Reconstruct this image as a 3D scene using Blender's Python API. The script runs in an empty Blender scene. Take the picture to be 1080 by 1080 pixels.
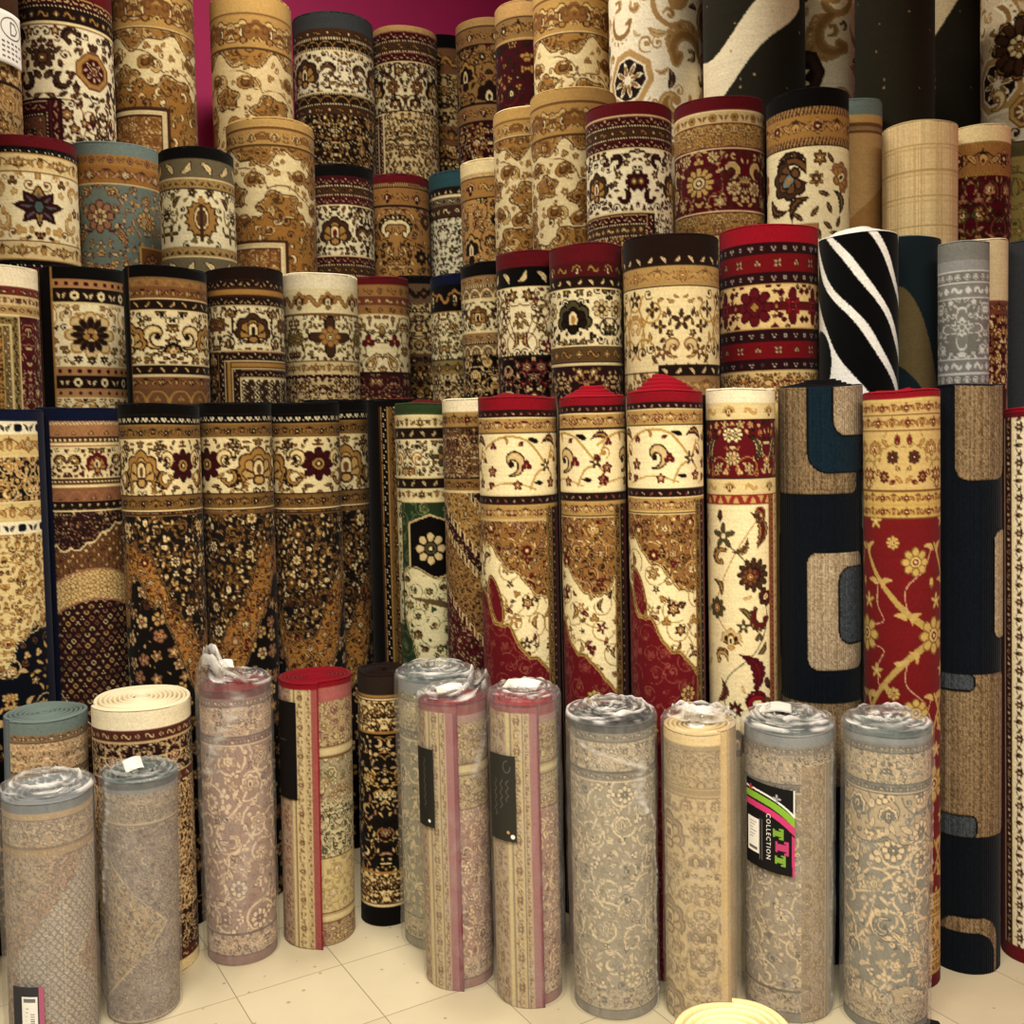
import bpy, math, random
import numpy as np
from mathutils import Vector, Matrix
PI = math.pi
S = 2                     # pattern samples per unit (a unit is about 2.7 mm of carpet)

def hx(s):
    s = s.lstrip('#'); return np.array([int(s[i:i+2], 16) / 255 for i in (0, 2, 4)], np.float32)
def lin(c):
    c = np.clip(c, 0, 1); return np.where(c <= .04045, c / 12.92, ((c + .055) / 1.055) ** 2.4)

# ---------------------------------------------------------------- yarn colours
Y_ = dict(cr='ecd6a0', crw='f4e6c2', crd='d2b884', gd='a87c40', gdl='c39c5c', gdd='7f5a2d', tn='bb935c', br='6b4628', brd='422a1b',
          dk='21140f', bk='0d0b0a', mr='5e141b', mrd='3d0d14', rd='84131f', rdb='9c1524', ol='77683a', old='4c452a', sl='71807a', sld='4b5a58',
          nv='10162e', nvd='0e1220', gn='2f4024', gnd='1e2a1a', tq='2b4a50', gy='8a8a88', gyl='c4c4c0', rs='9a6a50', wt='f6f3ea', pk='b86a6a',
          bg='c9b48c', bgd='a28b66', bgg='9a9078', fgr='8b8878', fbr='93795c', fmr='93706a', fbl='7e8488', ch='3b3d3e', tk='1a1f14', orr='b5602c')
class Yarn(dict):
    def __missing__(s, k): s[k] = hx(k); return s[k]
C = Yarn({k: hx(v) for k, v in Y_.items()})
def pal(s): return [None] + [C[k] for k in s.split()]
PB = pal('dk br gd mr cr'); PG = pal('br gd gdl dk cr'); PM = pal('dk mr gd cr cr'); PD = pal('gdd cr gd mr cr'); PE = pal('dk gdd tn bk cr')
PK = pal('bk dk br gd cr'); PR = pal('mr rd gd cr cr'); PC = pal('br crd cr gd crw'); PO = pal('old ol gd dk cr'); PS = pal('brd rs gdl dk cr')
PW = pal('gdd gdl cr br crw'); PL = pal('bk cr gdl dk crw'); PV = pal('gd cr gdl dk cr'); PN = pal('dk mr rs gdl cr')

# ---------------------------------------------------------------- motifs (index pictures, 0 = nothing, 1 outline, 2..5 fills)
_cache = {}
def polyd(X, Y, pts, wid):
    """smallest (distance - half width) to a polyline with varying width"""
    d = np.full(X.shape, 9., np.float32)
    for i in range(len(pts) - 1):
        ax, ay = pts[i]; bx, by = pts[i + 1]; dx, dy = bx - ax, by - ay
        t = np.clip(((X - ax) * dx + (Y - ay) * dy) / (dx * dx + dy * dy + 1e-9), 0, 1)
        w = wid[i] + (wid[i + 1] - wid[i]) * t
        d = np.minimum(d, np.hypot(X - ax - t * dx, Y - ay - t * dy) - w)
    return d
def spiral(cx, cy, r0, r1, a0, turns, n=22):
    return [(cx + (r0 + (r1 - r0) * k / n) * math.cos(a0 + turns * 2 * PI * k / n), cy + (r0 + (r1 - r0) * k / n) * math.sin(a0 + turns * 2 * PI * k / n)) for k in range(n + 1)]

def spr(kind, R, ang=0., flip=False):
    R = max(2, int(round(R))); q = int(round(math.degrees(ang) / 12)) % 30
    key = (kind, R, q, flip)
    if key in _cache: return _cache[key]
    g = np.linspace(-1.06, 1.06, 2 * R + 1, dtype=np.float32)
    X, Y = np.meshgrid(g, -g)
    a = math.radians(q * 12); X, Y = X * math.cos(a) + Y * math.sin(a), -X * math.sin(a) + Y * math.cos(a)
    if flip: X = -X
    r = np.hypot(X, Y); th = np.arctan2(X, Y)
    o = np.zeros(X.shape, np.int8)
    ow = max(.1, 1.3 / R)
    def put(m, v): o[m] = v
    if kind.startswith('ros'):
        n = int(kind[3:]); e = .8 + .18 * np.cos(n * th)
        put(r < e, 1); put(r < e - ow, 2)
        if R > 5:
            e2 = .5 + .09 * np.cos(n * th); put(r < e2 + ow * .5, 1); put(r < e2 - ow * .4, 3)
        put(r < .24, 1); put(r < .16, 5)
    elif kind.startswith('dai'):
        n = int(kind[3:]); e = .62 + .36 * np.abs(np.cos(n * th / 2)) ** .6
        put(r < e, 1); put((r < e - ow) & (np.abs(np.sin(n * th / 2)) < .93), 2); put(r < .42, 1); put(r < .34, 3); put(r < .2, 4); put(r < .1, 5)
    elif kind == 'quad':
        e = .62 + .36 * np.cos(4 * th); put(r < e, 1); put(r < e - ow, 2); put(r < .3, 1); put(r < .22, 3)
    elif kind == 'star':
        e = .35 + .6 * np.abs(np.cos(2.5 * th)) ** 2; put(r < e, 1); put(r < e - ow * 1.1, 2); put(r < .2, 5)
    elif kind == 'dia':
        e = np.abs(X) + np.abs(Y); put(e < 1, 1); put(e < 1 - ow * 1.4, 2); put(e < .5, 1); put(e < .36, 3)
    elif kind == 'dot':
        put(r < .95, 2)
    elif kind == 'ring':
        put(r < .95, 1); put(r < .95 - ow * 1.3, 2); put(r < .35, 1)
    elif kind == 'sq':
        e = np.maximum(np.abs(X), np.abs(Y)); put(e < .9, 1); put(e < .9 - ow * 1.3, 2); put(e < .35, 1)
    elif kind == 'tri':
        put((Y > -.9) & (np.abs(X) < (.9 - Y) * .5), 2)
    elif kind == 'bell':
        put((Y < .8) & (Y > -.75) & (np.abs(X) < .25 + .5 * (.8 - Y) / 1.55) & ~((np.abs(X) > .22) & (np.abs(X) < .36) & (Y < .1)), 2); put((r < .2), 3)
    elif kind in ('palm', 'palmw', 'fan'):
        yy = Y + .45; rr = np.hypot(X, yy); t2 = np.arctan2(X, yy); lim = 1.9 if kind != 'fan' else 1.35
        n = 9 if kind != 'palmw' else 7
        e = 1.38 * (1 - .16 * np.abs(t2) ** 1.2) * (.86 + .14 * np.abs(np.cos(n * t2 / 2)))
        ok = np.abs(t2) < lim
        put((rr < e) & ok, 1); put((rr < e - ow) & ok, 2)
        put((rr < e * .74) & ok, 1); put((rr < e * .74 - ow * .7) & ok, 3 if kind == 'palm' else 4)
        put((rr < e * .74 - ow) & ok & (np.abs(np.sin(n * t2 / 2)) > .9), 1)
        dd = np.hypot(X * 1.7, Y + .12); put(dd < .5, 1); put(dd < .5 - ow, 5); put(np.hypot(X * 2, Y + .12) < .22, 4)
        put(np.hypot(X * .8, Y + .62) < .26, 1); put(np.hypot(X * .8, Y + .62) < .16, 3)
    elif kind == 'pome':
        yy = Y; put(np.hypot(X * 1.15, yy) < .98 - .16 * np.abs(np.sin(7 * th)), 1); put(np.hypot(X * 1.15, yy) < .86 - .16 * np.abs(np.sin(7 * th)), 2)
        e = np.hypot(X * 1.9, Y * 1.1 + .05) - .18 * Y; put(e < .68, 1); put(e < .58, 5); put(e < .46, 1); put(e < .38, 3); put(np.abs(X) < .06, 1)
        put(np.hypot(X, Y - .86) < .16, 2)
    elif kind == 'lotus':
        for (ax, ay, a0, L, w, c) in ((0, -.15, 0, .95, .3, 3), (0, -.1, .75, .85, .26, 4), (0, -.1, -.75, .85, .26, 4), (0, -.1, 1.45, .95, .22, 4), (0, -.1, -1.45, .95, .22, 4), (0, -.1, 2.3, .8, .24, 4), (0, -.1, -2.3, .8, .24, 4), (0, -.1, PI, .75, .16, 3)):
            px = (X - ax) * math.cos(a0) - (Y - ay) * math.sin(a0); py = (X - ax) * math.sin(a0) + (Y - ay) * math.cos(a0)
            t = np.clip(py / L, 1e-4, .9999); ww = w * np.sin(PI * t ** .7) ** .8
            put((py > 0) & (py < L) & (np.abs(px) < ww), 1); put((py > .06) & (py < L - ow) & (np.abs(px) < ww - ow * .8), c)
            put((py > .25 * L) & (py < .7 * L) & (np.abs(px) < ww * .16), 2)
        put(np.hypot(X * 1.4, Y + .05) < .3, 1); put(np.hypot(X * 1.4, Y + .05) < .2, 2)
    elif kind in ('leaf', 'leafc'):
        b = .34 if kind == 'leafc' else 0.; cx = b * (1 - Y * Y) - b * .5; w = .4 * np.clip(1 - Y * Y, 0, 1) ** .75 * (1 - .25 * Y)
        put((np.abs(Y) < 1) & (np.abs(X - cx) < w), 1); put((np.abs(Y) < 1 - ow) & (np.abs(X - cx) < w - ow), 2)
        if R > 5: put((np.abs(Y) < .8) & (np.abs(X - cx) < ow * .45), 3)
    elif kind == 'saz':                              # big serrated feather leaf
        b = .6; cx = b * (1 - Y * Y) - .4; s = .1 * np.abs(np.sin(Y * 11)); w = (.24 + s) * np.clip(1 - Y * Y, 0, 1) ** .7 * (1.15 - .35 * Y)
        put((np.abs(Y) < 1) & (np.abs(X - cx) < w), 1); put((np.abs(Y) < 1 - ow) & (np.abs(X - cx) < w - ow), 2); put((np.abs(X - cx) < w * .45) & (np.abs(Y) < .85), 1)
        put((np.abs(X - cx) < w * .45 - ow * .7) & (np.abs(Y) < .8), 3)
    elif kind == 'bud':
        e = np.hypot(X * 1.6, Y - .1) + .2 * (Y - .1); put(e < .72, 1); put(e < .72 - ow, 2); put(np.hypot(X * 2, Y - .25) < .26, 3)
        d = polyd(X, Y, [(0, -1), (0, -.5)], [.07, .07]); put(d < 0, 1)
        d = np.minimum(polyd(X, Y, [(0, -.6), (-.5, -.2)], [.1, .04]), polyd(X, Y, [(0, -.6), (.5, -.2)], [.1, .04])); put(d < 0, 1)
    elif kind == 'tref':
        for (ax, ay) in ((0, .45), (-.45, -.2), (.45, -.2)):
            put(np.hypot(X - ax, Y - ay) < .46, 1)
        for (ax, ay) in ((0, .45), (-.45, -.2), (.45, -.2)):
            put(np.hypot(X - ax, Y - ay) < .46 - ow, 2)
        put(r < .16, 3)
    elif kind in ('split', 'splitw'):
        pts = spiral(.05, .05, .82, .12, -2.2, .95); w = [(.04 + .24 * math.sin(PI * min(1, (k / 22) * 1.15)) ** 1.2) for k in range(23)]
        d = polyd(X, Y, pts, w); put(d < .05, 1); put(d < .05 - ow, 2); put(d < -.12, 3)
        put(np.hypot(X - pts[-1][0], Y - pts[-1][1]) < .2, 1)
    elif kind == 'curl':
        pts = spiral(0, 0, .9, .15, -1.2, 1.15); d = polyd(X, Y, pts, [.05 + .07 * k / 22 for k in range(23)]); put(d < max(.02, .5 / R), 1)
        put(np.hypot(X, Y) < .22, 1)
    elif kind == 'ess':
        pts = [(-.9, -.1)] + [(-.45 + .38 * math.cos(t), .0 + .38 * math.sin(t)) for t in np.linspace(PI, 0, 8)] + [(.45 - .38 * math.cos(t), -.38 * math.sin(t)) for t in np.linspace(0, PI, 8)]
        d = polyd(X, Y, pts, [.13] * len(pts)); put(d < ow, 1); put(d < 0, 2)
    elif kind == 'boteh':
        pts = [(-.1, .95), (.35, .8), (.5, .45), (.25, .1), (-.05, -.35)]; d = polyd(X, Y, pts, [.05, .12, .22, .38, .55])
        put(d < 0, 1); put(d < -ow, 2); put(d < -.22, 1); put(d < -.3, 3); put(np.hypot(X + .05, Y + .4) < .2, 5)
    elif kind == 'cloud':                             # lobed arabesque mass
        e = .8 + .12 * np.cos(5 * th + .6) + .06 * np.cos(3 * th); put(np.hypot(X, Y * 1.5) < e, 1); put(np.hypot(X, Y * 1.5) < e - ow * .8, 2)
        d = polyd(X, Y, spiral(-.2, 0, .5, .1, .4, .9), [.06] * 23); put(d < 0, 1); d = polyd(X, Y, spiral(.35, 0, .38, .1, 2.4, -.8), [.06] * 23); put(d < 0, 1)
        put((polyd(X, Y, [(-.6, .15), (-.2, .3), (.1, .1)], [.03, .09, .03]) < 0), 3)
    elif kind == 'pod':                               # outlined seed pod with inner folds
        e = np.hypot(X, Y * 1.3); put(e < .98, 1); put(e < .98 - ow, 2); put(np.hypot(X + .12, (Y - .05) * 1.5) < .66, 1); put(np.hypot(X + .12, (Y - .05) * 1.5) < .66 - ow * .8, 3)
        d = np.minimum(polyd(X, Y, spiral(.1, .1, .62, .12, 2.6, .8), [.05] * 23), polyd(X, Y, [(-.7, -.2), (-.2, -.42), (.4, -.3)], [.05] * 3)); put(d < .02, 1)
        put(polyd(X, Y, [(-.55, .3), (-.2, .42), (.15, .36)], [.02, .07, .02]) < 0, 5)
    elif kind == 'acan':                              # acanthus plume: a curved spine with fingers on its outer side
        sp = spiral(.25, -.15, .78, .35, -.3, .52, 10)
        for k in range(9):
            bx, by = sp[k]; a0 = math.atan2(by + .15, bx - .25) + .55; L = .5 * math.sin(PI * (k + 1.5) / 11)
            d = polyd(X, Y, [(bx, by), (bx + .6 * L * math.cos(a0), by + .6 * L * math.sin(a0)), (bx + L * math.cos(a0 + .4), by + L * math.sin(a0 + .4))], [.08, .1, .01]); put(d < .03, 1)
        for k in range(9):
            bx, by = sp[k]; a0 = math.atan2(by + .15, bx - .25) + .55; L = .5 * math.sin(PI * (k + 1.5) / 11)
            d = polyd(X, Y, [(bx, by), (bx + .6 * L * math.cos(a0), by + .6 * L * math.sin(a0)), (bx + L * math.cos(a0 + .4), by + L * math.sin(a0 + .4))], [.08, .1, .01]); put(d < .03 - ow * .8, 2 + (k % 2))
        d = polyd(X, Y, sp + [(-.05, -.35), (.1, -.2)], [.04] + [.13] * 9 + [.1, .12, .1]); put(d < ow * .6, 1); put(d < -ow * .3, 3)
    elif kind == 'cart':                              # octagonal cartouche with petals
        e = np.maximum(np.maximum(np.abs(X), np.abs(Y)), (np.abs(X) + np.abs(Y)) * .75); put(e < .98, 1); put(e < .98 - ow, 2); put(e < .68, 1); put(e < .68 - ow * .7, 4)
        e2 = .38 + .18 * np.cos(8 * th); put(r < e2, 5); put(r < e2 - ow, 3); put(r < .14, 1)
    _cache[key] = o
    return o

# ---------------------------------------------------------------- pictures in yarn
class Cv:
    def __init__(s, w, h, col='cr', wrap=True):
        s.w, s.h = w, h; s.W, s.H = max(4, int(round(w * S))), max(2, int(round(h * S)))
        s.a = np.empty((s.H, s.W, 3), np.float32); s.a[:] = C[col] if isinstance(col, str) else col
        s.wrap = wrap; s.occ = np.zeros((s.H, s.W), bool)
    def _ix(s, x0, n):
        ix = np.arange(x0, x0 + n)
        return ix % s.W if s.wrap else ix
    def stamp(s, kind, x, y, R, p, ang=0., flip=False, occ=True, test=0., cols=None):
        m = spr(kind, R * S, ang, flip); n = m.shape[0]
        x0, y0 = int(round(x * S)) - n // 2, int(round(y * S)) - n // 2
        ya, yb = max(0, y0), min(s.H, y0 + n)
        if ya >= yb: return False
        ix = np.arange(x0, x0 + n); ok = np.ones(n, bool)
        if s.wrap: ix = ix % s.W
        else: ok = (ix >= 0) & (ix < s.W); ix = ix[ok]
        if ix.size == 0: return False
        m = m[ya - y0:yb - y0][:, ok]; sel = m > 0
        g = np.ix_(np.arange(ya, yb), ix)
        if test and (sel & s.occ[g]).sum() > test * sel.sum(): return False
        sub = s.a[g]
        for v in range(1, 6):
            mm = m == v
            if mm.any() and p[v] is not None: sub[mm] = p[v]
        s.a[g] = sub
        if occ: s.occ[g] |= sel
        return True
    def stroke(s, pts, wid, c, occ=False):
        c = C[c] if isinstance(c, str) else c
        if not hasattr(wid, '__len__'): wid = [wid] * len(pts)
        for i in range(len(pts) - 1):
            (ax, ay), (bx, by) = pts[i], pts[i + 1]; w = max(wid[i], wid[i + 1]) + 1
            x0, x1 = int((min(ax, bx) - w) * S), int((max(ax, bx) + w) * S) + 1; y0, y1 = max(0, int((min(ay, by) - w) * S)), min(s.H, int((max(ay, by) + w) * S) + 1)
            if y1 <= y0 or x1 <= x0: continue
            if not s.wrap: x0, x1 = max(0, x0), min(s.W, x1)
            if x1 <= x0: continue
            X, Y = np.meshgrid((np.arange(x0, x1) + .5) / S, (np.arange(y0, y1) + .5) / S)
            dx, dy = bx - ax, by - ay; t = np.clip(((X - ax) * dx + (Y - ay) * dy) / (dx * dx + dy * dy + 1e-9), 0, 1)
            m = np.hypot(X - ax - t * dx, Y - ay - t * dy) < (wid[i] + (wid[i + 1] - wid[i]) * t) / 2
            g = np.ix_(np.arange(y0, y1), s._ix(x0, x1 - x0)); sub = s.a[g]; sub[m] = c; s.a[g] = sub
            if occ: s.occ[g] |= m
    def rect(s, x0, y0, x1, y1, c):
        c = C[c] if isinstance(c, str) else c
        ya, yb = max(0, int(round(y0 * S))), min(s.H, int(round(y1 * S)))
        if yb > ya: s.a[np.ix_(np.arange(ya, yb), s._ix(int(round(x0 * S)), max(1, int(round((x1 - x0) * S)))))] = c
    def paste(s, arr, y):                              # full-width rows
        ya = int(round(y * S)); n = min(arr.shape[0], s.H - ya)
        if n > 0: s.a[ya:ya + n] = arr[:n]
    def grid(s):
        return np.meshgrid((np.arange(s.W) + .5) / S, (np.arange(s.H) + .5) / S)
    def mask(s, m, arr): s.a[m] = arr[m]
    def edge(s, m, c, w=1.):
        """line along the border of mask m"""
        k = max(1, int(round(w * S / 2))); e = np.zeros_like(m)
        for dx in range(-k, k + 1):
            for dy in range(-k, k + 1):
                if dx * dx + dy * dy <= k * k + .5: e |= np.roll(np.roll(m, dx, 1), dy, 0) != m
        e[:k] = False; e[-k:] = False; s.a[e] = C[c] if isinstance(c, str) else c

def smooth(pts, n=8):
    P = [pts[0]] + list(pts) + [pts[-1]]; out = []
    for i in range(1, len(P) - 2):
        for t in np.linspace(0, 1, n, endpoint=False):
            out.append(tuple(.5 * (2 * P[i][q] + (P[i + 1][q] - P[i - 1][q]) * t + (2 * P[i - 1][q] - 5 * P[i][q] + 4 * P[i + 1][q] - P[i + 2][q]) * t * t + (3 * P[i][q] - P[i - 1][q] - 3 * P[i + 1][q] + P[i + 2][q]) * t ** 3) for q in (0, 1)))
    return out + [tuple(pts[-1])]
def tileto(arr, W):
    n = max(1, int(round(W / arr.shape[1])))
    t = np.concatenate([arr] * n, 1)
    return t[:, (np.arange(W) * t.shape[1] / W).astype(int)]
def mirror(arr): return np.concatenate([arr, arr[:, ::-1]], 1)

def guard(W, h, style, bg, p, per=None):
    """one narrow border as an array W samples wide"""
    per = per or h * 1.1
    c = Cv(per * 2, h, bg)
    R = h * .42
    if style == 'flor':
        c.stroke([(x, h / 2 + h * .28 * math.sin(x / per * PI)) for x in np.linspace(0, 2 * per, 16)], max(.7, h * .06), p[1])
        c.stamp('ros6', per * .5, h * .5, R, p); c.stamp('leafc', per, h * .5, R * .8, p, .9); c.stamp('bud', per * 1.5, h * .5, R, p, PI); c.stamp('leafc', per * 2, h * .5, R * .8, p, -.9)
    elif style == 'dots':
        for k in (0.5, 1.5): c.stamp('dot', per * k, h / 2, max(.8, R * .62), p)
    elif style == 'ring':
        for k in (0.5, 1.5): c.stamp('ring', per * k, h / 2, max(1, R * .8), p)
    elif style == 'bell':
        c.stroke([(0, h * .12), (2 * per, h * .12)], .8, p[3])
        for k in (.5, 1.5): c.stamp('tref', per * k, h * .52, R * .85, p, PI); c.stamp('dot', per * (k + .5), h * .7, max(.7, R * .22), p)
    elif style == 'tri':
        c.stroke([(0, h * .1), (2 * per, h * .1)], .7, p[3])
        for k in (0, 1): c.stamp('leafc', per * (k + .5), h * .55, R * .95, p, 1.0 if k else -1.0, bool(k)); c.stamp('dot', per * (k + 1), h * (.3 if k else .75), max(.7, R * .2), p)
    elif style == 'triangle':
        c.stamp('tri', per * .5, h / 2, R * 1.1, p); c.stamp('tri', per * 1.5, h / 2, R * 1.1, p, PI)
    elif style == 'zig':
        c.stroke([(x, h * (.25 if k % 2 else .75)) for k, x in enumerate(np.arange(0, 2 * per + .1, per / 2))], max(.8, h * .16), p[2])
    elif style == 'dash':
        for k in range(4): c.stroke([(per * (.5 * k + .1), h / 2), (per * (.5 * k + .34), h / 2)], h * .6, p[2])
    elif style == 'rope':
        for k in range(4): c.stroke([(per * .5 * k, h), (per * (.5 * k + .35), 0)], max(.8, h * .25), p[2])
    elif style == 'sqr':
        c.stamp('ring', per * .5, h / 2, R * .95, p); c.stamp('leafc', per * 1.25, h / 2, R * .8, p, .7); c.stamp('leafc', per * 1.75, h / 2, R * .8, p, -.7, True)
    elif style == 'scal':
        for k in (0, 1):
            c.stroke([(per * (k + .5) + per * .48 * math.cos(t), h * .95 - h * .75 * math.sin(t)) for t in np.linspace(0, PI, 10)], max(.8, h * .12), p[2]); c.stamp('tref', per * (k + .5), h * .68, R * .6, p)
    elif style == 'ess':
        c.stamp('ess', per * .5, h / 2, R * 1.1, p); c.stamp('dia', per * 1.5, h / 2, R * .8, p); 
    elif style == 'leaf':
        c.stamp('leafc', per * .5, h / 2, R * 1.1, p, .9); c.stamp('leafc', per * 1.5, h / 2, R * 1.1, p, PI - .9, True)
    elif style == 'dia':
        c.stamp('dia', per * .5, h / 2, R, p); c.stamp('dot', per * 1.5, h / 2, R * .35, p)
    elif style == 'tref':
        c.stamp('tref', per * .5, h / 2, R * .8, p, PI); c.stamp('sq', per * 1.5, h / 2, R * .62, p)
    elif style == 'small':
        c.stamp('quad', per * .5, h / 2, R * .8, p, .78); c.stamp('tref', per * 1.5, h * .5, R * .55, p)
    elif style == 'lotus':
        c.stamp('fan', per * .5, h / 2, R, p); c.stamp('ess', per * 1.5, h * .5, R, p)
    return tileto(c.a, W)

def floral(w, h, bg, pals, seed=1, sc=10., vine='br', big=(), mir=True, leafp=None, kinds=('ros6', 'palm', 'bud', 'split'), fill=('leafc', 'bud', 'ros5', 'curl', 'leaf', 'tref'), n=9, tries=260, vw=.1):
    """vines with blossoms, mirrored about the middle"""
    if not mir and w > 150:                             # wide grounds repeat three times round the roll
        return tileto(floral(w / 3, h, bg, pals, seed, sc, vine, big, False, leafp, kinds, fill, n, tries, vw), int(round(w * S)))
    rnd = random.Random(seed); hw = w / 2 if mir else w
    if not mir:
        k = hw * h / (sc * sc); n = max(n, int(k * .3)) if n > 10 else n; tries = max(tries, int(k * 14)) if tries > 250 else tries
    c = Cv(hw, h, bg, wrap=not mir)
    for (k, x, y, R, ang, p) in big: c.stamp(k, x, y, R, p, ang)
    cen = []
    for _ in range(140 + 12 * n):
        if len(cen) >= n: break
        x, y = rnd.uniform(0, hw), rnd.uniform(sc * .5, max(sc * .6, h - sc * .5))
        if all(math.hypot(x - a, y - b) > sc * 1.75 for a, b in cen) and all(math.hypot(x - bx, y - by) > bR + sc * .7 for (_, bx, by, bR, _, _) in big): cen.append((x, y))
    if vine is not None:
        for (x, y) in cen:
            c.stroke(spiral(x, y, sc * 1.25, sc * .5, rnd.uniform(0, 6.3), rnd.choice((-1, 1)) * .8, 12), [max(.8, sc * vw)] * 13, vine)
        for (a, b) in zip(cen, cen[1:]):
            if math.hypot(a[0] - b[0], a[1] - b[1]) < sc * 4.5:
                mx, my = (a[0] + b[0]) / 2 + (b[1] - a[1]) * .25, (a[1] + b[1]) / 2 - (b[0] - a[0]) * .25
                c.stroke([((1 - t) ** 2 * a[0] + 2 * t * (1 - t) * mx + t * t * b[0], (1 - t) ** 2 * a[1] + 2 * t * (1 - t) * my + t * t * b[1]) for t in np.linspace(0, 1, 8)], max(.8, sc * vw), vine)
    for (k, x, y, R, ang, p) in big: c.stamp(k, x, y, R, p, ang)
    for i, (x, y) in enumerate(cen):
        c.stamp(kinds[i % len(kinds)], x, y, sc * rnd.uniform(.55, .75), pals[i % len(pals)], rnd.choice((0, 0, PI, rnd.uniform(0, 6.3))))
    for i in range(tries):
        k = rnd.choice(fill); R = sc * rnd.uniform(.27, .5)
        c.stamp(k, rnd.uniform(0, hw), rnd.uniform(0, h), R, leafp or rnd.choice(pals), rnd.uniform(0, 6.3), rnd.random() < .5, test=.04)
    return mirror(c.a) if mir else c.a

def bands(cv, y, rows):
    """rows: (height, style, ...) painted from y downward; returns the end"""
    for r in rows:
        h, st = r[0], r[1]
        if st == 'solid': cv.rect(0, y, cv.w, y + h, r[2])
        elif st == 'floral':
            kw = dict(r[3]); per = kw.pop('per', 60); bg = r[2]; sh = kw.pop('shift', .0)
            t = tileto(floral(per, h, bg, **kw), cv.W); t = np.roll(t, int(cv.W / 2 + sh * S), 1)
            cv.paste(t, y)
        else: cv.paste(guard(cv.W, h, st, r[2], r[3], r[4] if len(r) > 4 else None), y)
        y += h
    return y

def corner(cv, u0, y0, rows, right=True):
    """the side border: a stack of bands turned upright, framing the field from u0 (measured from the middle) on, below y0"""
    h = cv.h - y0; x = cv.w / 2 + u0
    for r in rows:
        wd, st = r[0], r[1]; xs = x if right else x - wd
        if st == 'solid': cv.rect(xs, y0, xs + wd, cv.h, r[2])
        else:
            if st == 'floral':
                kw = dict(r[3]); per = kw.pop('per', 60); kw.pop('shift', 0); t = tileto(floral(per, wd, r[2], **kw), int(h * S) + 2)
            else: t = guard(int(h * S) + 2, wd, st, r[2], r[3], r[4] if len(r) > 4 else None)
            t = np.swapaxes(t, 0, 1); 
            ya = int(round(y0 * S)); n = min(t.shape[0], cv.H - ya); ix = cv._ix(int(round(xs * S)), t.shape[1])
            if n > 0: cv.a[np.ix_(np.arange(ya, ya + n), ix)] = t[:n]
        x = x + wd if right else x - wd
    return x

def dense(w, h, bg, p, step=7., kinds=('ros6', 'dia'), R=.42, jit=0.):
    c = Cv(w, h, bg); j = 0; y = step / 2
    rnd = random.Random(3)
    while y < h + step:
        x = (j % 2) * step / 2; i = 0
        while x < w:
            c.stamp(kinds[(i + j) % len(kinds)], x + rnd.uniform(-jit, jit), y, step * R, p[(i + j) % len(p)]); x += step; i += 1
        y += step * .62; j += 1
    return c.a

# ================================================================ camera: eye height 1.56 m, slightly pitched and rolled
FPX, HOR, ROLLA, EYE = 1080., 440., .02, 1.56
PITCH = math.atan((540 - HOR) / FPX); cr_, sr_ = math.cos(ROLLA), math.sin(ROLLA); cp_, sp_ = math.cos(PITCH), math.sin(PITCH)
FW = Vector((0, cp_, -sp_)); U0 = Vector((0, sp_, cp_)); R0 = Vector((1, 0, 0))
RT = R0 * cr_ - U0 * sr_; UP = R0 * sr_ + U0 * cr_
CAM = Vector((0, 0, EYE))
def ray(px, py): return FW * FPX + RT * (px - 540) + UP * (540 - py)
def at_depth(px, py, d):                 # point whose horizontal distance along Y is d
    v = ray(px, py); return CAM + v * (d / v.y)
def on_floor(px, py, z=0.):
    v = ray(px, py); return CAM + v * ((z - EYE) / v.z)
def proj(p):
    q = p - CAM; w = q.dot(FW); return 540 + FPX * q.dot(RT) / w, 540 - FPX * q.dot(UP) / w

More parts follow.
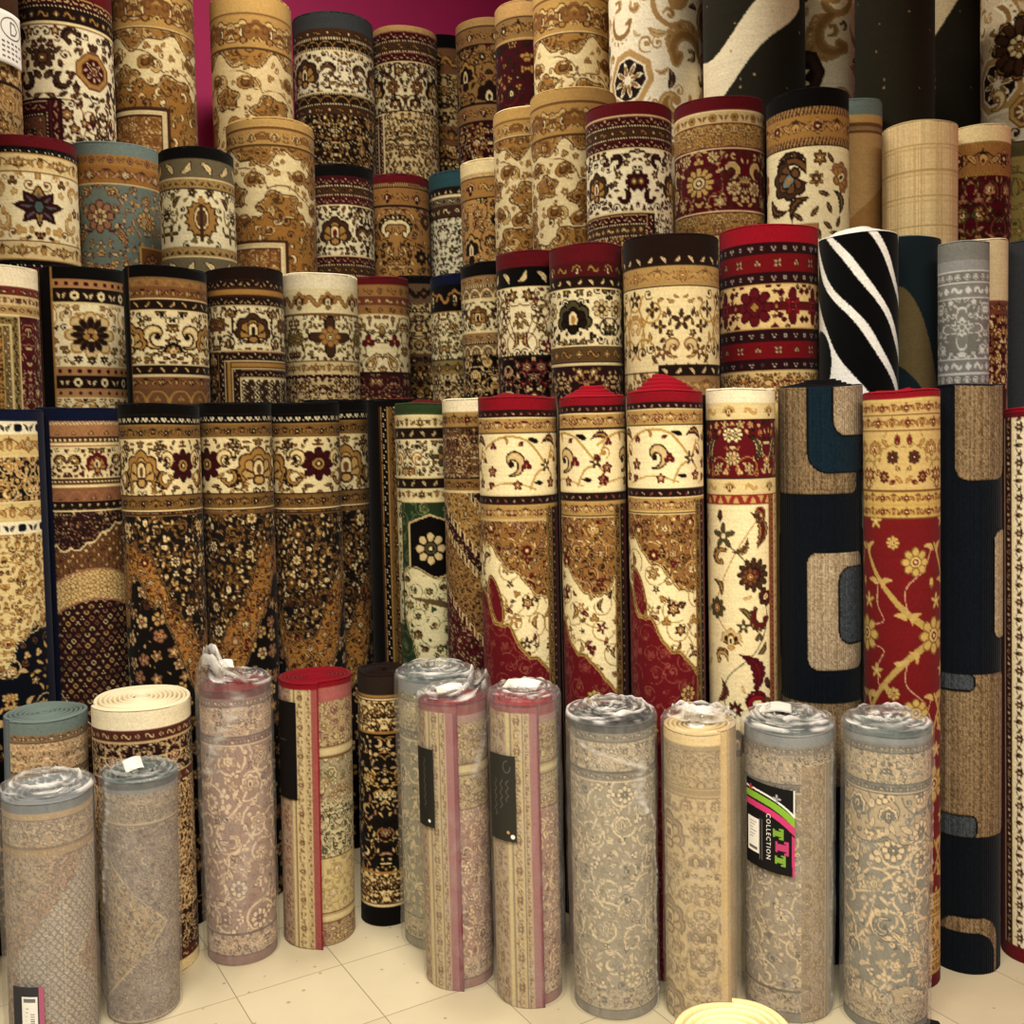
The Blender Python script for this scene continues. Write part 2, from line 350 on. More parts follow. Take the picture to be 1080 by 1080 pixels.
# ================================================================ materials (all node based)
def nodes(name):
    m = bpy.data.materials.new(name); m.use_nodes = True; nt = m.node_tree; nt.nodes.clear()
    out = nt.nodes.new('ShaderNodeOutputMaterial'); b = nt.nodes.new('ShaderNodeBsdfPrincipled'); nt.links.new(b.outputs[0], out.inputs[0])
    return m, nt, b, out
def pile_mat(name, scale=420., bump=.25, rough=.95, sheen=.04, rib=0.):
    m, nt, b, out = nodes(name); N, L = nt.nodes, nt.links
    at = N.new('ShaderNodeAttribute'); at.attribute_name = 'Col'
    tc = N.new('ShaderNodeTexCoord'); no = N.new('ShaderNodeTexNoise'); no.inputs['Scale'].default_value = scale; no.inputs['Detail'].default_value = 2.
    L.new(tc.outputs['Object'], no.inputs['Vector'])
    mr = N.new('ShaderNodeMapRange'); mr.inputs[3].default_value = .8; mr.inputs[4].default_value = 1.16; L.new(no.outputs[0], mr.inputs[0])
    mu = N.new('ShaderNodeMix'); mu.data_type = 'RGBA'; mu.blend_type = 'MULTIPLY'; mu.inputs[0].default_value = 1.
    L.new(at.outputs['Color'], mu.inputs[6]); L.new(mr.outputs[0], mu.inputs[7]); L.new(mu.outputs[2], b.inputs['Base Color'])
    b.inputs['Roughness'].default_value = rough; b.inputs['Specular IOR Level'].default_value = .04
    b.inputs['Sheen Weight'].default_value = sheen; b.inputs['Sheen Roughness'].default_value = .5
    bp = N.new('ShaderNodeBump'); bp.inputs['Strength'].default_value = bump; bp.inputs['Distance'].default_value = .002
    if rib:
        wv = N.new('ShaderNodeTexWave'); wv.wave_type = 'BANDS'; wv.bands_direction = 'X'; wv.inputs['Scale'].default_value = rib; wv.inputs['Distortion'].default_value = 1.5; wv.inputs['Detail'].default_value = 2.
        L.new(tc.outputs['Object'], wv.inputs['Vector']); ad = N.new('ShaderNodeMath'); ad.operation = 'ADD'; L.new(wv.outputs[1], ad.inputs[0]); L.new(no.outputs[0], ad.inputs[1]); L.new(ad.outputs[0], bp.inputs['Height']); bp.inputs['Distance'].default_value = .003
    else: L.new(no.outputs[0], bp.inputs['Height'])
    L.new(bp.outputs[0], b.inputs['Normal'])
    return m
PILE = pile_mat('carpet_pile'); SHAG = pile_mat('ribbed_carpet_pile', 300., .35, 1., .05, 60.); PLAIN = pile_mat('smooth_carpet_pile', 700., .12, .85, .06)
def plastic_mat():
    m, nt, b, out = nodes('clear_plastic_film'); N, L = nt.nodes, nt.links
    tc = N.new('ShaderNodeTexCoord'); mp = N.new('ShaderNodeMapping'); mp.inputs['Scale'].default_value = (1., 1., .35); L.new(tc.outputs['Object'], mp.inputs[0])
    no = N.new('ShaderNodeTexNoise'); no.inputs['Scale'].default_value = 26.; no.inputs['Detail'].default_value = 5.; no.inputs['Distortion'].default_value = 1.6; L.new(mp.outputs[0], no.inputs['Vector'])
    bp = N.new('ShaderNodeBump'); bp.inputs['Strength'].default_value = .5; bp.inputs['Distance'].default_value = .006; L.new(no.outputs[0], bp.inputs['Height']); L.new(bp.outputs[0], b.inputs['Normal'])
    b.inputs['Base Color'].default_value = (.78, .75, .70, 1); b.inputs['Roughness'].default_value = .13; b.inputs['Specular IOR Level'].default_value = .6
    at = N.new('ShaderNodeAttribute'); at.attribute_name = 'Haze'
    lw = N.new('ShaderNodeLayerWeight'); lw.inputs[0].default_value = .35
    m1 = N.new('ShaderNodeMath'); m1.operation = 'MULTIPLY_ADD'; L.new(lw.outputs['Facing'], m1.inputs[0]); m1.inputs[1].default_value = .11; L.new(at.outputs['Fac'], m1.inputs[2])
    mr = N.new('ShaderNodeMapRange'); mr.inputs[1].default_value = .45; mr.inputs[2].default_value = .72; mr.inputs[3].default_value = 0.; mr.inputs[4].default_value = .09; L.new(no.outputs[0], mr.inputs[0])
    m2 = N.new('ShaderNodeMath'); m2.operation = 'ADD'; m2.use_clamp = True; L.new(m1.outputs[0], m2.inputs[0]); L.new(mr.outputs[0], m2.inputs[1])
    tr = N.new('ShaderNodeBsdfTransparent'); tr.inputs[0].default_value = (.97, .965, .95, 1)
    mx = N.new('ShaderNodeMixShader'); L.new(m2.outputs[0], mx.inputs[0]); L.new(tr.outputs[0], mx.inputs[1]); L.new(b.outputs[0], mx.inputs[2]); L.new(mx.outputs[0], out.inputs[0])
    return m
FILM = plastic_mat()
def plain_mat(name, col, rough=.6, spec=.3):
    m, nt, b, out = nodes(name); N, L = nt.nodes, nt.links; c = lin(hx(col))
    no = N.new('ShaderNodeTexNoise'); no.inputs['Scale'].default_value = 60.; rp = N.new('ShaderNodeValToRGB')
    rp.color_ramp.elements[0].position = .3; rp.color_ramp.elements[1].position = .7
    rp.color_ramp.elements[0].color = (*(c * .93), 1); rp.color_ramp.elements[1].color = (*np.clip(c * 1.05, 0, 1), 1)
    L.new(no.outputs[0], rp.inputs[0]); L.new(rp.outputs[0], b.inputs['Base Color']); b.inputs['Roughness'].default_value = rough; b.inputs['Specular IOR Level'].default_value = spec
    return m
PAPER = plain_mat('white_paper', 'f2efe6'); CARD = pile_mat('printed_card', 900., .02, .35, 0.); INK = plain_mat('grey_ink', '77736c')

def mesh_obj(name, verts, faces, mat, parent=None, cols=None, attr=None, smooth=True):
    me = bpy.data.meshes.new(name)
    v = np.asarray(verts, np.float32).reshape(-1, 3)
    if isinstance(faces, np.ndarray):                       # quads
        nf = len(faces); me.vertices.add(len(v)); me.vertices.foreach_set('co', v.ravel())
        me.loops.add(nf * 4); me.loops.foreach_set('vertex_index', faces.astype(np.int32).ravel())
        me.polygons.add(nf); me.polygons.foreach_set('loop_start', np.arange(0, nf * 4, 4, dtype=np.int32)); me.polygons.foreach_set('loop_total', np.full(nf, 4, np.int32))
        me.update(calc_edges=True)
    else: me.from_pydata([tuple(map(float, p)) for p in v], [], faces); me.update()
    me.polygons.foreach_set('use_smooth', np.full(len(me.polygons), smooth)); me.materials.append(mat)
    if cols is not None:
        ca = me.color_attributes.new('Col', 'FLOAT_COLOR', 'POINT'); q = np.ones((len(v), 4), np.float32); q[:, :3] = lin(np.asarray(cols, np.float32)); ca.data.foreach_set('color', q.ravel())
    if attr is not None:
        fa = me.attributes.new('Haze', 'FLOAT', 'POINT'); fa.data.foreach_set('value', np.asarray(attr, np.float32).ravel())
    o = bpy.data.objects.new(name, me); bpy.context.scene.collection.objects.link(o)
    if parent: o.parent = parent
    return o
def gridfaces(nr, nc, closed=False, flip=False):
    i, j = np.meshgrid(np.arange(nr - 1), np.arange(nc if closed else nc - 1), indexing='ij'); j2 = (j + 1) % nc
    q = np.stack([i * nc + j, (i + 1) * nc + j, (i + 1) * nc + j2, i * nc + j2], -1).reshape(-1, 4)
    return q[:, ::-1].copy() if flip else q
def thing(name, label, cat, group=None):
    o = bpy.data.objects.new(name, None); bpy.context.scene.collection.objects.link(o); o.empty_display_size = .1
    o['label'] = label; o['category'] = cat; o['kind'] = 'thing'
    if group: o['group'] = group
    return o

# ================================================================ where every roll stands
class Roll: pass
ROLLS = []
def slope(u): return .0215 - .0000472 * u
def place(r, d):
    """set radius, base and top of a roll whose axis is at distance d"""
    w = r.x1 - r.x0; xc = (r.x0 + r.x1) / 2
    if r.yb is None:
        r.R = w / 2 * d / FPX * .965
        T = at_depth(xc, r.yt, d - r.R); ez = T.z
        r.T = at_depth(xc, r.yt, d); r.T.z = ez
        hd = Vector((r.T.x, r.T.y, 0)).normalized()
        b = r.T - hd * (.012 * ez); b.z = 0
        s = r.sl if r.sl is not None else slope(xc - 540)
        for _ in range(8):
            px, py = proj(b); want = xc + s * (py - r.yt); b.x += (want - px) * b.y / FPX
        r.B = b
    else:
        F = on_floor(r.xb, r.yb); hd = Vector((F.x, F.y, 0)).normalized()
        r.R = w / 2 * F.y / FPX * 1.045
        r.B = F + hd * r.R
        f2 = at_depth(xc, r.yt, F.y + r.bl); r.T = f2 + hd * r.R
    r.H = (r.T - r.B).length
    return r
def roll(i, x0, x1, yt, Y=None, yb=None, xb=None, **k):
    r = Roll(); r.id, r.x0, r.x1, r.yt, r.Y, r.yb, r.xb = i, x0, x1, yt, Y, yb, xb
    r.sl = k.pop('sl', None); r.bl = k.pop('bl', .0); r.vis = k.pop('vis', None); r.k = k
    ROLLS.append(r); return r
def clash(a, b):
    for z in np.arange(0, min(a.T.z, b.T.z) + .01, .15):
        pa = a.B.lerp(a.T, z / a.T.z); pb = b.B.lerp(b.T, z / b.T.z)
        if math.hypot(pa.x - pb.x, pa.y - pb.y) < (a.R + b.R) * 1.0 + .002: return True
    return False
def settle():
    done = []
    front = [r for r in ROLLS if r.yb is not None]
    for r in front: place(r, None); done.append(r)
    st = {r.id: r.B.copy() for r in front}
    for it in range(200):                               # neighbours touch but do not pass through one another
        worst = 0
        for i, a in enumerate(front):
            for b in front[:i]:
                for z in (0., .4, .82):
                    pa = a.B.lerp(a.T, z / a.T.z); pb = b.B.lerp(b.T, z / b.T.z); v = Vector((pa.x - pb.x, pa.y - pb.y, 0)); pen = (a.R + b.R) * 1.008 + .003 + .6 * (a.k.get('flare', 0) + b.k.get('flare', 0)) - v.length
                    if pen > 0:
                        worst = max(worst, pen); v = v.normalized() * pen * .5
                        a.B += v * .5; b.B -= v * .5
                        if z: a.T += v * .8; b.T -= v * .8
                        else: a.T += v * .5; b.T -= v * .5
        if worst < 2e-4: break
    print('front settle', it, worst, {r.id: [round(1000 * q) for q in (r.B - st[r.id])[:2]] for r in front})
    rank = lambda r: 'bcde'.index(r.id[0])
    for r in sorted([r for r in ROLLS if r.yb is None], key=lambda r: (rank(r), r.Y)):
        d = max([r.Y - .22] + [q.d + .06 for q in done if q.yb is None and rank(q) < rank(r) and q.x0 < r.x1 - 8 and q.x1 > r.x0 + 8])
        for _ in range(600):
            place(r, d)
            if not any(clash(r, q) for q in done): break
            d += .01
        if d > r.Y + .25: print('pushed %s %.2f -> %.2f' % (r.id, r.Y, d))
        r.d = d; done.append(r)

# ================================================================ the shape of one roll
def colat(cv, U, V):
    """averaged pattern colour at canvas positions"""
    a = cv.soft; x = np.floor(U * S).astype(int) % cv.W; y = np.clip(np.floor(V * S).astype(int), 0, cv.H - 1)
    return a[y, x]
def soften(cv):
    a = cv.a; p = np.concatenate([a[:, -1:], a, a[:, :1]], 1); p = np.concatenate([p[:1], p, p[-1:]], 0)
    cv.soft = (p[:-2, 1:-1] + p[2:, 1:-1] + p[1:-1, :-2] + p[1:-1, 2:] + 5 * p[1:-1, 1:-1]) / 9
    rnd = np.random.default_rng(cv.H * 7 + cv.W); n = rnd.normal(0, .03, cv.a.shape[:2] + (1,)); n += np.repeat(rnd.normal(0, .012, (cv.H, 1, 1)), cv.W, 1)
    cv.soft = cv.soft * (1 + n)

def build(r):
    k = r.k; name = k.get('name', 'rolled_rug')
    root = thing(name, k['label'], k.get('cat', 'rolled rug'), k.get('group'))
    ax = (r.T - r.B).normalized(); toc = Vector((CAM.x - r.B.x, CAM.y - r.B.y, 0)); toc = (toc - ax * toc.dot(ax)).normalized()
    X = (-toc).cross(ax).normalized()
    M = Matrix((X, -toc, ax)).transposed().to_4x4(); lean = math.hypot(ax.x, ax.y)
    lift = r.R * lean if r.yb is None else r.R * lean * .7
    M.translation = r.B + Vector((0, 0, lift)); root.matrix_world = M; root.rotation_mode = 'QUATERNION'; root.matrix_world = M
    H = r.H - lift
    seed = sum(ord(c) * (j + 3) for j, c in enumerate(r.id)); rnd = random.Random(seed)
    wrapped = k.get('wrap'); R = r.R - (.0045 if wrapped else 0.)
    # picture scale: how many photo units the visible side is tall
    ft = r.B.lerp(r.T, 1) + toc * r.R; fb = r.B + toc * r.R
    hpx = proj(fb)[1] - proj(ft)[1]; m = H / hpx
    Wc = 2 * PI * R / m; vis = min(hpx, r.vis or hpx)
    cv = k['design'](Wc, min(hpx, vis + 6), r); soften(cv)
    t = k.get('thick', .011); seam = k.get('seam'); sdir = k.get('sdir', -1)
    ph0 = math.radians(180 if seam is None else seam)
    step = 1.25 / (2 * PI * R / m) * 2 * PI
    lim = math.radians(106); nd = int(2 * lim / step); 
    ph = np.concatenate([np.linspace(-lim, lim, nd), np.linspace(lim, 2 * PI - lim, 24)[1:-1]])
    if sdir > 0: q = np.mod(ph - ph0, 2 * PI)
    else: q = np.mod(ph0 - ph, 2 * PI)
    o_ = np.argsort(q); q = np.concatenate([[0.], q[o_][q[o_] > 1e-3], [2 * PI - 1e-4]]); phs = ph0 + q if sdir > 0 else ph0 - q
    s = q / (2 * PI)
    nv = int(vis / 1.3); vv = np.linspace(0, vis, nv)
    if hpx - vis > 8: vv = np.concatenate([vv, np.linspace(vis, hpx, max(3, int((hpx - vis) / 14)))[1:]])
    e = min(.007, t * .6)
    z = H - vv * m; z[0] = H - e * .9; z = np.clip(z, 0, None)
    a1, a2, a3 = rnd.uniform(0, 6), rnd.uniform(0, 6), rnd.uniform(0, 6); wob = k.get('wob', .004)
    def rad(P, Q, Z):
        f = 1 + wob * np.sin(2 * P + a1) + wob * .6 * np.sin(3 * P + a2 + 2.1 * Z) + wob * .35 * np.sin(5 * P - 4 * Z + a3)
        rr = (R * .99) * f - t * Q
        if k.get('flare'): rr = rr + k['flare'] * np.exp(-Q / .018) * (.25 + .75 * (1 - Z / H))
        return rr
    topw = lambda P: k.get('topw', .003) * np.sin(P + a2) + .0015 * np.sin(3 * P + a1)
    P, Z = np.meshgrid(phs, z); Q = np.meshgrid(s, z)[0]
    RR = rad(P, Q, Z); Zt = Z + topw(P) * np.clip((Z - (H - .1)) / .1, 0, 1)
    U = Wc / 2 + P / (2 * PI) * Wc; V = np.repeat(vv[:, None], len(phs), 1)
    colr = colat(cv, U, V)
    if getattr(cv, 'hgt', None) is not None: RR = RR + cv.hgt[np.clip(np.floor(V * S).astype(int), 0, cv.H - 1), np.floor(U * S).astype(int) % cv.W]
    edge = C[k.get('edge', 'br')] if isinstance(k.get('edge', 'br'), str) else k['edge']
    rows_r, rows_z, rows_c = [], [], []
    p1, q1 = phs, s; r1 = rad(p1, q1, np.full_like(p1, H)); zt = H + topw(p1)
    for (dr, dz, cin) in ((t * .96, -.05, .6), (t * .96, -e * .8, 1), (t * .8, -.2 * e, 1), (t * .5, 0, 1), (t * .22, -.12 * e, 1), (.06 * t, -.45 * e, 1)):
        rows_r.append(r1 - dr); rows_z.append(zt + dz); rows_c.append(np.repeat(edge[None], len(p1), 0) * (1 if cin == 1 else .9))
    bot_r, bot_z, bot_c = [RR[-1] - .1 * t, RR[-1] - t * .9], [np.zeros(len(p1)) , np.zeros(len(p1)) + .001], [colr[-1], colr[-1]]
    AR = np.vstack([rows_r, RR[0:], bot_r]); AZ = np.vstack([rows_z, Zt, bot_z]); AC = np.concatenate([np.array(rows_c), colr, np.array(bot_c)], 0)
    AP = np.repeat(p1[None], AR.shape[0], 0)
    # thickness of the loose outer end: one more column tucked inside
    AR = np.concatenate([AR[:, :1] - t * .95, AR], 1); AZ = np.concatenate([AZ[:, :1], AZ], 1); AP = np.concatenate([AP[:, :1], AP], 1); AC = np.concatenate([np.repeat(edge[None, None], AC.shape[0], 0), AC], 1)
    if seam is not None: AC[6:, 1:3] = edge
    vs = np.stack([AR * np.sin(AP), -AR * np.cos(AP), AZ], -1)
    fl = gridfaces(AR.shape[0], AR.shape[1], False, flip=(sdir < 0))
    body = mesh_obj('outer_layer', vs.reshape(-1, 3), fl, k.get('mat', PILE), root, AC.reshape(-1, 3))
    # the coiled inner turns
    turns = k.get('turns', 3 if r.T.z > 1.7 else 5); pitch = k.get('pitch', t * 1.25); tele = k.get('tele', 0.); n = int(turns * 40)
    th = np.linspace(0, turns * 2 * PI, n); r0 = R * .99 - t - .0015; rc = r0 - pitch * th / (2 * PI)
    keep = rc > .012; th, rc = th[keep], rc[keep]; pc = (phs[-1] + (th if sdir > 0 else -th))
    hz = H - .001 + tele * (th / th[-1]) + .0022 * np.sin(th * .83 + a1) * np.clip(th / 6, 0, 1) + topw(pc) * .8
    tw = t * k.get('coilw', .72)
    prof = [(0, -.06), (0, -e), (.14, -.25 * e), (.4, 0), (.7, -.15 * e), (.95, -.7 * e), (1, -.06)]
    cc = C[k.get('coil', k.get('edge', 'br'))]; back = C[k['backing']] if k.get('backing') else cc * .9
    cr, cz, ccol = [], [], []
    for (dr, dz) in prof:
        cr.append(rc - dr * tw); cz.append(hz + dz); ccol.append(np.repeat((back if dz < -.05 else cc)[None], len(rc), 0))
    cr, cz, ccol = np.array(cr), np.array(cz), np.array(ccol); pp = np.repeat(pc[None], len(prof), 0)
    cvx = np.stack([cr * np.sin(pp), -cr * np.cos(pp), cz], -1)
    mesh_obj('coiled_end', cvx.reshape(-1, 3), gridfaces(len(prof), len(rc), False, flip=(sdir > 0)), k.get('mat', PILE), root, ccol.reshape(-1, 3))
    if wrapped: film(root, r, R, H, rnd, wrapped)
    r.root, r.m, r.Rr, r.Hh = root, m, R, H
    for f in k.get('extra', ()): f(r)
    return root

def vnoise(rng, nr, nc, f):
    """smooth random field, periodic across"""
    out = np.zeros((nr, nc)); i, j = np.meshgrid(np.linspace(0, 1, nr), np.linspace(0, 2 * PI, nc, endpoint=False), indexing='ij')
    for _ in range(14):
        out += rng.normal() * np.sin(i * rng.uniform(.3, 1) * f * 6 + round(rng.uniform(-1, 1) * f) * j + rng.uniform(0, 6.3))
    return out / 3.7
def film(root, r, R, H, rnd, w):
    """clear film sleeve, open or gathered on top; w: dict(haze, top, peak=(angle, height, width))"""
    rng = np.random.default_rng(rnd.randrange(9999)); nc, nr = 150, 120
    n1 = vnoise(rng, nr, nc, 4) + .5 * vnoise(rng, nr, nc, 9); n2 = vnoise(rng, nr, nc, 6)
    z = np.linspace(.002, H + .004, nr)[:, None]; ph = np.linspace(0, 2 * PI, nc, endpoint=False)[None]
    rr = R + .0016 + .0009 * (np.clip(n1, -1, 1.6) + 1); hz = w.get('haze', .16) * .4 + .03 * np.abs(n2)
    z = z + 0 * ph
    # a cap of loose film lying over the coil
    capn = 30; tt = np.linspace(0, 1, capn + 1)[1:, None]; c1 = vnoise(rng, capn, nc, 5) * 1.0 + .6 * vnoise(rng, capn, nc, 12)
    rc = rr[-1][None] * (1 - tt * .985); zc = H + .006 + w.get('puff', .016) * np.sin(PI * np.clip(tt * .9 + .1, 0, 1)) + .0055 * (c1 + .6) * np.sin(PI * np.clip(tt + .05, 0, 1)) ; zc = np.maximum(zc, H + .0045)
    hc = w.get('tophaze', .3) * .18 + w.get('crumple', .85) * np.clip(np.abs(c1) - .62, 0, 1.) + 0 * zc  # white patches in the haze stand in for highlights on the crumples
    if w.get('cover'):                                  # the bunched side of the top is whiter
        a, amt = w['cover']; hc = hc + amt * .6 * np.clip(.2 + c1, 0, 1) * np.clip(.5 + .5 * np.cos(ph - math.radians(a)), 0, 1) ** 2
    if w.get('peak'):
        for (a, hgt, wd) in w['peak']:
            d = np.angle(np.exp(1j * (ph - math.radians(a)))) / math.radians(wd); g = np.exp(-d * d)
            zc = zc + hgt * g * np.exp(-((tt - .25) / .3) ** 2) * (1 + .25 * c1); z[-12:] = z[-12:] + hgt * .45 * g * np.linspace(0, 1, 12)[:, None] ** 2; hc = hc - .12 * g
    AR = np.vstack([rr, rc]); AZ = np.vstack([z, zc]); AH = np.clip(np.vstack([hz + 0 * z, hc]), 0, .95)
    if w.get('streak'):                                 # torn, folded edge running down the side
        for (a0, z0, a1, z1, wd, amt) in w['streak']:
            for i in range(nr):
                zz = AZ[i].mean() / H
                if min(z0, z1) <= zz <= max(z0, z1):
                    f = (zz - z0) / (z1 - z0 + 1e-9); a = math.radians(a0 + (a1 - a0) * f) + .05 * math.sin(zz * 30)
                    jit = rng.normal(0, .35); d = (np.angle(np.exp(1j * (ph[0] - a))) / math.radians(wd * .6) + jit); g_ = np.exp(-d * d) * rng.uniform(.25, 1.25); AH[i] = np.clip(AH[i] + amt * g_, 0, .9); AR[i] += .0035 * g_
    vs = np.stack([AR * np.sin(ph), -AR * np.cos(ph), AZ], -1)
    mesh_obj('plastic_wrap', vs.reshape(-1, 3), gridfaces(AR.shape[0], nc, True, flip=True), FILM, root, None, AH)

def patch(r, xa, xb, ya, yb, cvf, name='product_label', off=.006, parent=None, shear=0., res=1.0, label=None):
    """a printed card bent round the roll: xa..xb across (-1..1 of the visible width), ya..yb photo units below the top"""
    R = r.Rr + off; a0, a1 = math.asin(max(-.999, xa)), math.asin(min(.999, xb)); wpx = (a1 - a0) * R / r.m; hpx = yb - ya
    c = Cv(wpx, hpx, 'bk', wrap=False); cvf(c); nc, nr = max(4, int(wpx * 2)), max(4, int(hpx * 2))
    f, g = np.meshgrid(np.linspace(0, 1, nc), np.linspace(0, 1, nr)); P = a0 + (a1 - a0) * f
    Z = r.Hh - (ya + (yb - ya) * g) * r.m - shear * f * (a1 - a0) * R
    col = c.a[np.clip((g * c.H).astype(int), 0, c.H - 1), np.clip((f * c.W).astype(int), 0, c.W - 1)]
    th = .0009
    vs = [np.stack([q * np.sin(P), -q * np.cos(P), Z], -1).reshape(-1, 3) for q in (R, R + th)]
    F = gridfaces(nr, nc); n = nr * nc; rim = []
    b = list(range(nc)) + [i * nc + nc - 1 for i in range(1, nr)] + [n - 1 - j for j in range(1, nc)] + [(nr - 1 - i) * nc for i in range(1, nr - 1)]
    for i in range(len(b)): p, q = b[i], b[(i + 1) % len(b)]; rim.append((p, q, q + n, p + n))
    FF = np.concatenate([F[:, ::-1], F + n, np.array(rim)[:, ::-1]])
    o = mesh_obj(name, np.concatenate(vs), FF.copy(), CARD, parent or r.root, np.concatenate([col.reshape(-1, 3)] * 2), smooth=False)
    if label: o['label'] = label
    return o
def glyphs(r, text, size, xmid, ymid, color, off, name, parent, rot=-PI / 2):
    """letters bent round the roll, reading downward"""
    cu = bpy.data.curves.new(name, 'FONT'); cu.body = text; cu.size = size; cu.align_x = 'CENTER'; cu.align_y = 'CENTER'; cu.resolution_u = 2; cu.space_character = 1.25
    to = bpy.data.objects.new('tmp', cu); bpy.context.scene.collection.objects.link(to); dg = bpy.context.evaluated_depsgraph_get(); me = bpy.data.meshes.new_from_object(to.evaluated_get(dg)); bpy.data.objects.remove(to)
    vs = []; R = r.Rr + off; am = math.asin(xmid); zm = r.Hh - ymid * r.m
    for v in me.vertices:
        x = v.co.x * math.cos(rot) - v.co.y * math.sin(rot); y = v.co.x * math.sin(rot) + v.co.y * math.cos(rot)
        a = am + x / R; vs.append((R * math.sin(a), -R * math.cos(a), zm + y))
    fs = [tuple(p.vertices) for p in me.polygons]
    o = mesh_obj(name, vs, fs, CARD, parent, np.repeat(C[color][None], len(vs), 0), smooth=False); return o
def tag(r, dx, dy, w, d, rz, tilt, dz=.022, name='price_tag'):
    """a small paper slip on top of the roll"""
    n = 8; f, g = np.meshgrid(np.linspace(-.5, .5, n), np.linspace(-.5, .5, n)); x, y = f * w, g * d; z = .004 * np.sin(f * 5 + 1) + .003 * np.sin(g * 4)
    top = np.stack([x, y, z + .0012], -1).reshape(-1, 3); bot = np.stack([x, y, z], -1).reshape(-1, 3)
    F = gridfaces(n, n); N = n * n; b = list(range(n)) + [i * n + n - 1 for i in range(1, n)] + [N - 1 - j for j in range(1, n)] + [(n - 1 - i) * n for i in range(1, n - 1)]
    rim = np.array([(b[i], b[(i + 1) % len(b)], b[(i + 1) % len(b)] + N, b[i] + N) for i in range(len(b))])
    v = np.concatenate([bot, top]); M = Matrix.Rotation(rz, 3, 'Z') @ Matrix.Rotation(tilt, 3, 'X'); v = v @ np.array(M).T + np.array([dx * r.Rr, -dy * r.Rr, r.Hh + dz])
    mesh_obj(name, v, np.concatenate([F[:, ::-1], F + N, rim]).copy(), PAPER, r.root)

# ================================================================ carpet designs; lengths in photo units, x from the middle of the visible side
def D(rows, field=None, bg='cr'):
    def f(w, h, r):
        cv = Cv(w, h, bg); y = bands(cv, 0, rows)
        if field: field(cv, y)
        return cv
    return f
def FL(seed, sc, pals, **k): d = dict(seed=seed, sc=sc, pals=pals); d.update(k); return d
def fieldf(bg, **k):
    per = k.pop('per', None); grow = 'n' not in k and 'tries' not in k
    def f(cv, y):
        h = cv.h - y
        if h > 1:
            q = dict(k); ar = (per or cv.w / 3) / 2 * h / q['sc'] ** 2
            if grow: q['n'] = max(6, int(ar * .2)); q['tries'] = max(200, int(ar * 13))
            cv.paste(tileto(floral(per or cv.w / 3, h, bg, **q), cv.W), y)
    return f
def rollx(dx, maker):
    def mk(*a, **k):
        g = maker(*a, **k)
        def f(cv, y): g(cv, y); i = int(y * S); cv.a[i:] = np.roll(cv.a[i:], int(cv.W / 2 + dx * S), 1)
        return f
    return mk
def cornerf(base, x, rows, right=True, then=None):
    """field with an upright side border beginning x from the middle"""
    def f(cv, y):
        base(cv, y); xe = corner(cv, x, y, rows, right)
        if then:
            c2 = Cv(cv.w, cv.h, 'cr'); then(c2, y); X, V = cv.grid(); m = ((X > xe) if right else (X < xe)) & (V > y); cv.mask(m, c2.a)
    return f
def lframe(x, rows, inner, right=False):
    """inner corner: bands that run across, turn a right angle at x and go down (right: the frame lies right of x)"""
    def f(cv, y):
        outer = cv.a.copy(); X, V = cv.grid(); tot = 0
        Xc = (X - cv.w / 2 - x) * (1 if right else -1)          # distance inside the frame
        c2 = Cv(cv.w, cv.h, 'cr'); yy = y
        for r_ in rows: yy = bands(c2, yy, [r_])
        inner(c2, yy)
        off = 0
        for r_ in rows:
            c3 = Cv(cv.w, cv.h, 'cr'); xs = x + off * (1 if right else -1); corner(c3, xs, y, [r_], right)
            m = (Xc >= off) & (Xc < off + r_[0]) & (V > y + off); c2.mask(m, c3.a); off += r_[0]
        m = (Xc >= 0) & (V > y); cv.mask(m, c2.a)
    return f
def over(*fs):
    def f(cv, y):
        for g in fs: g(cv, y)
    return f
def solidf(c): return lambda cv, y: cv.rect(0, y, cv.w, cv.h, c)

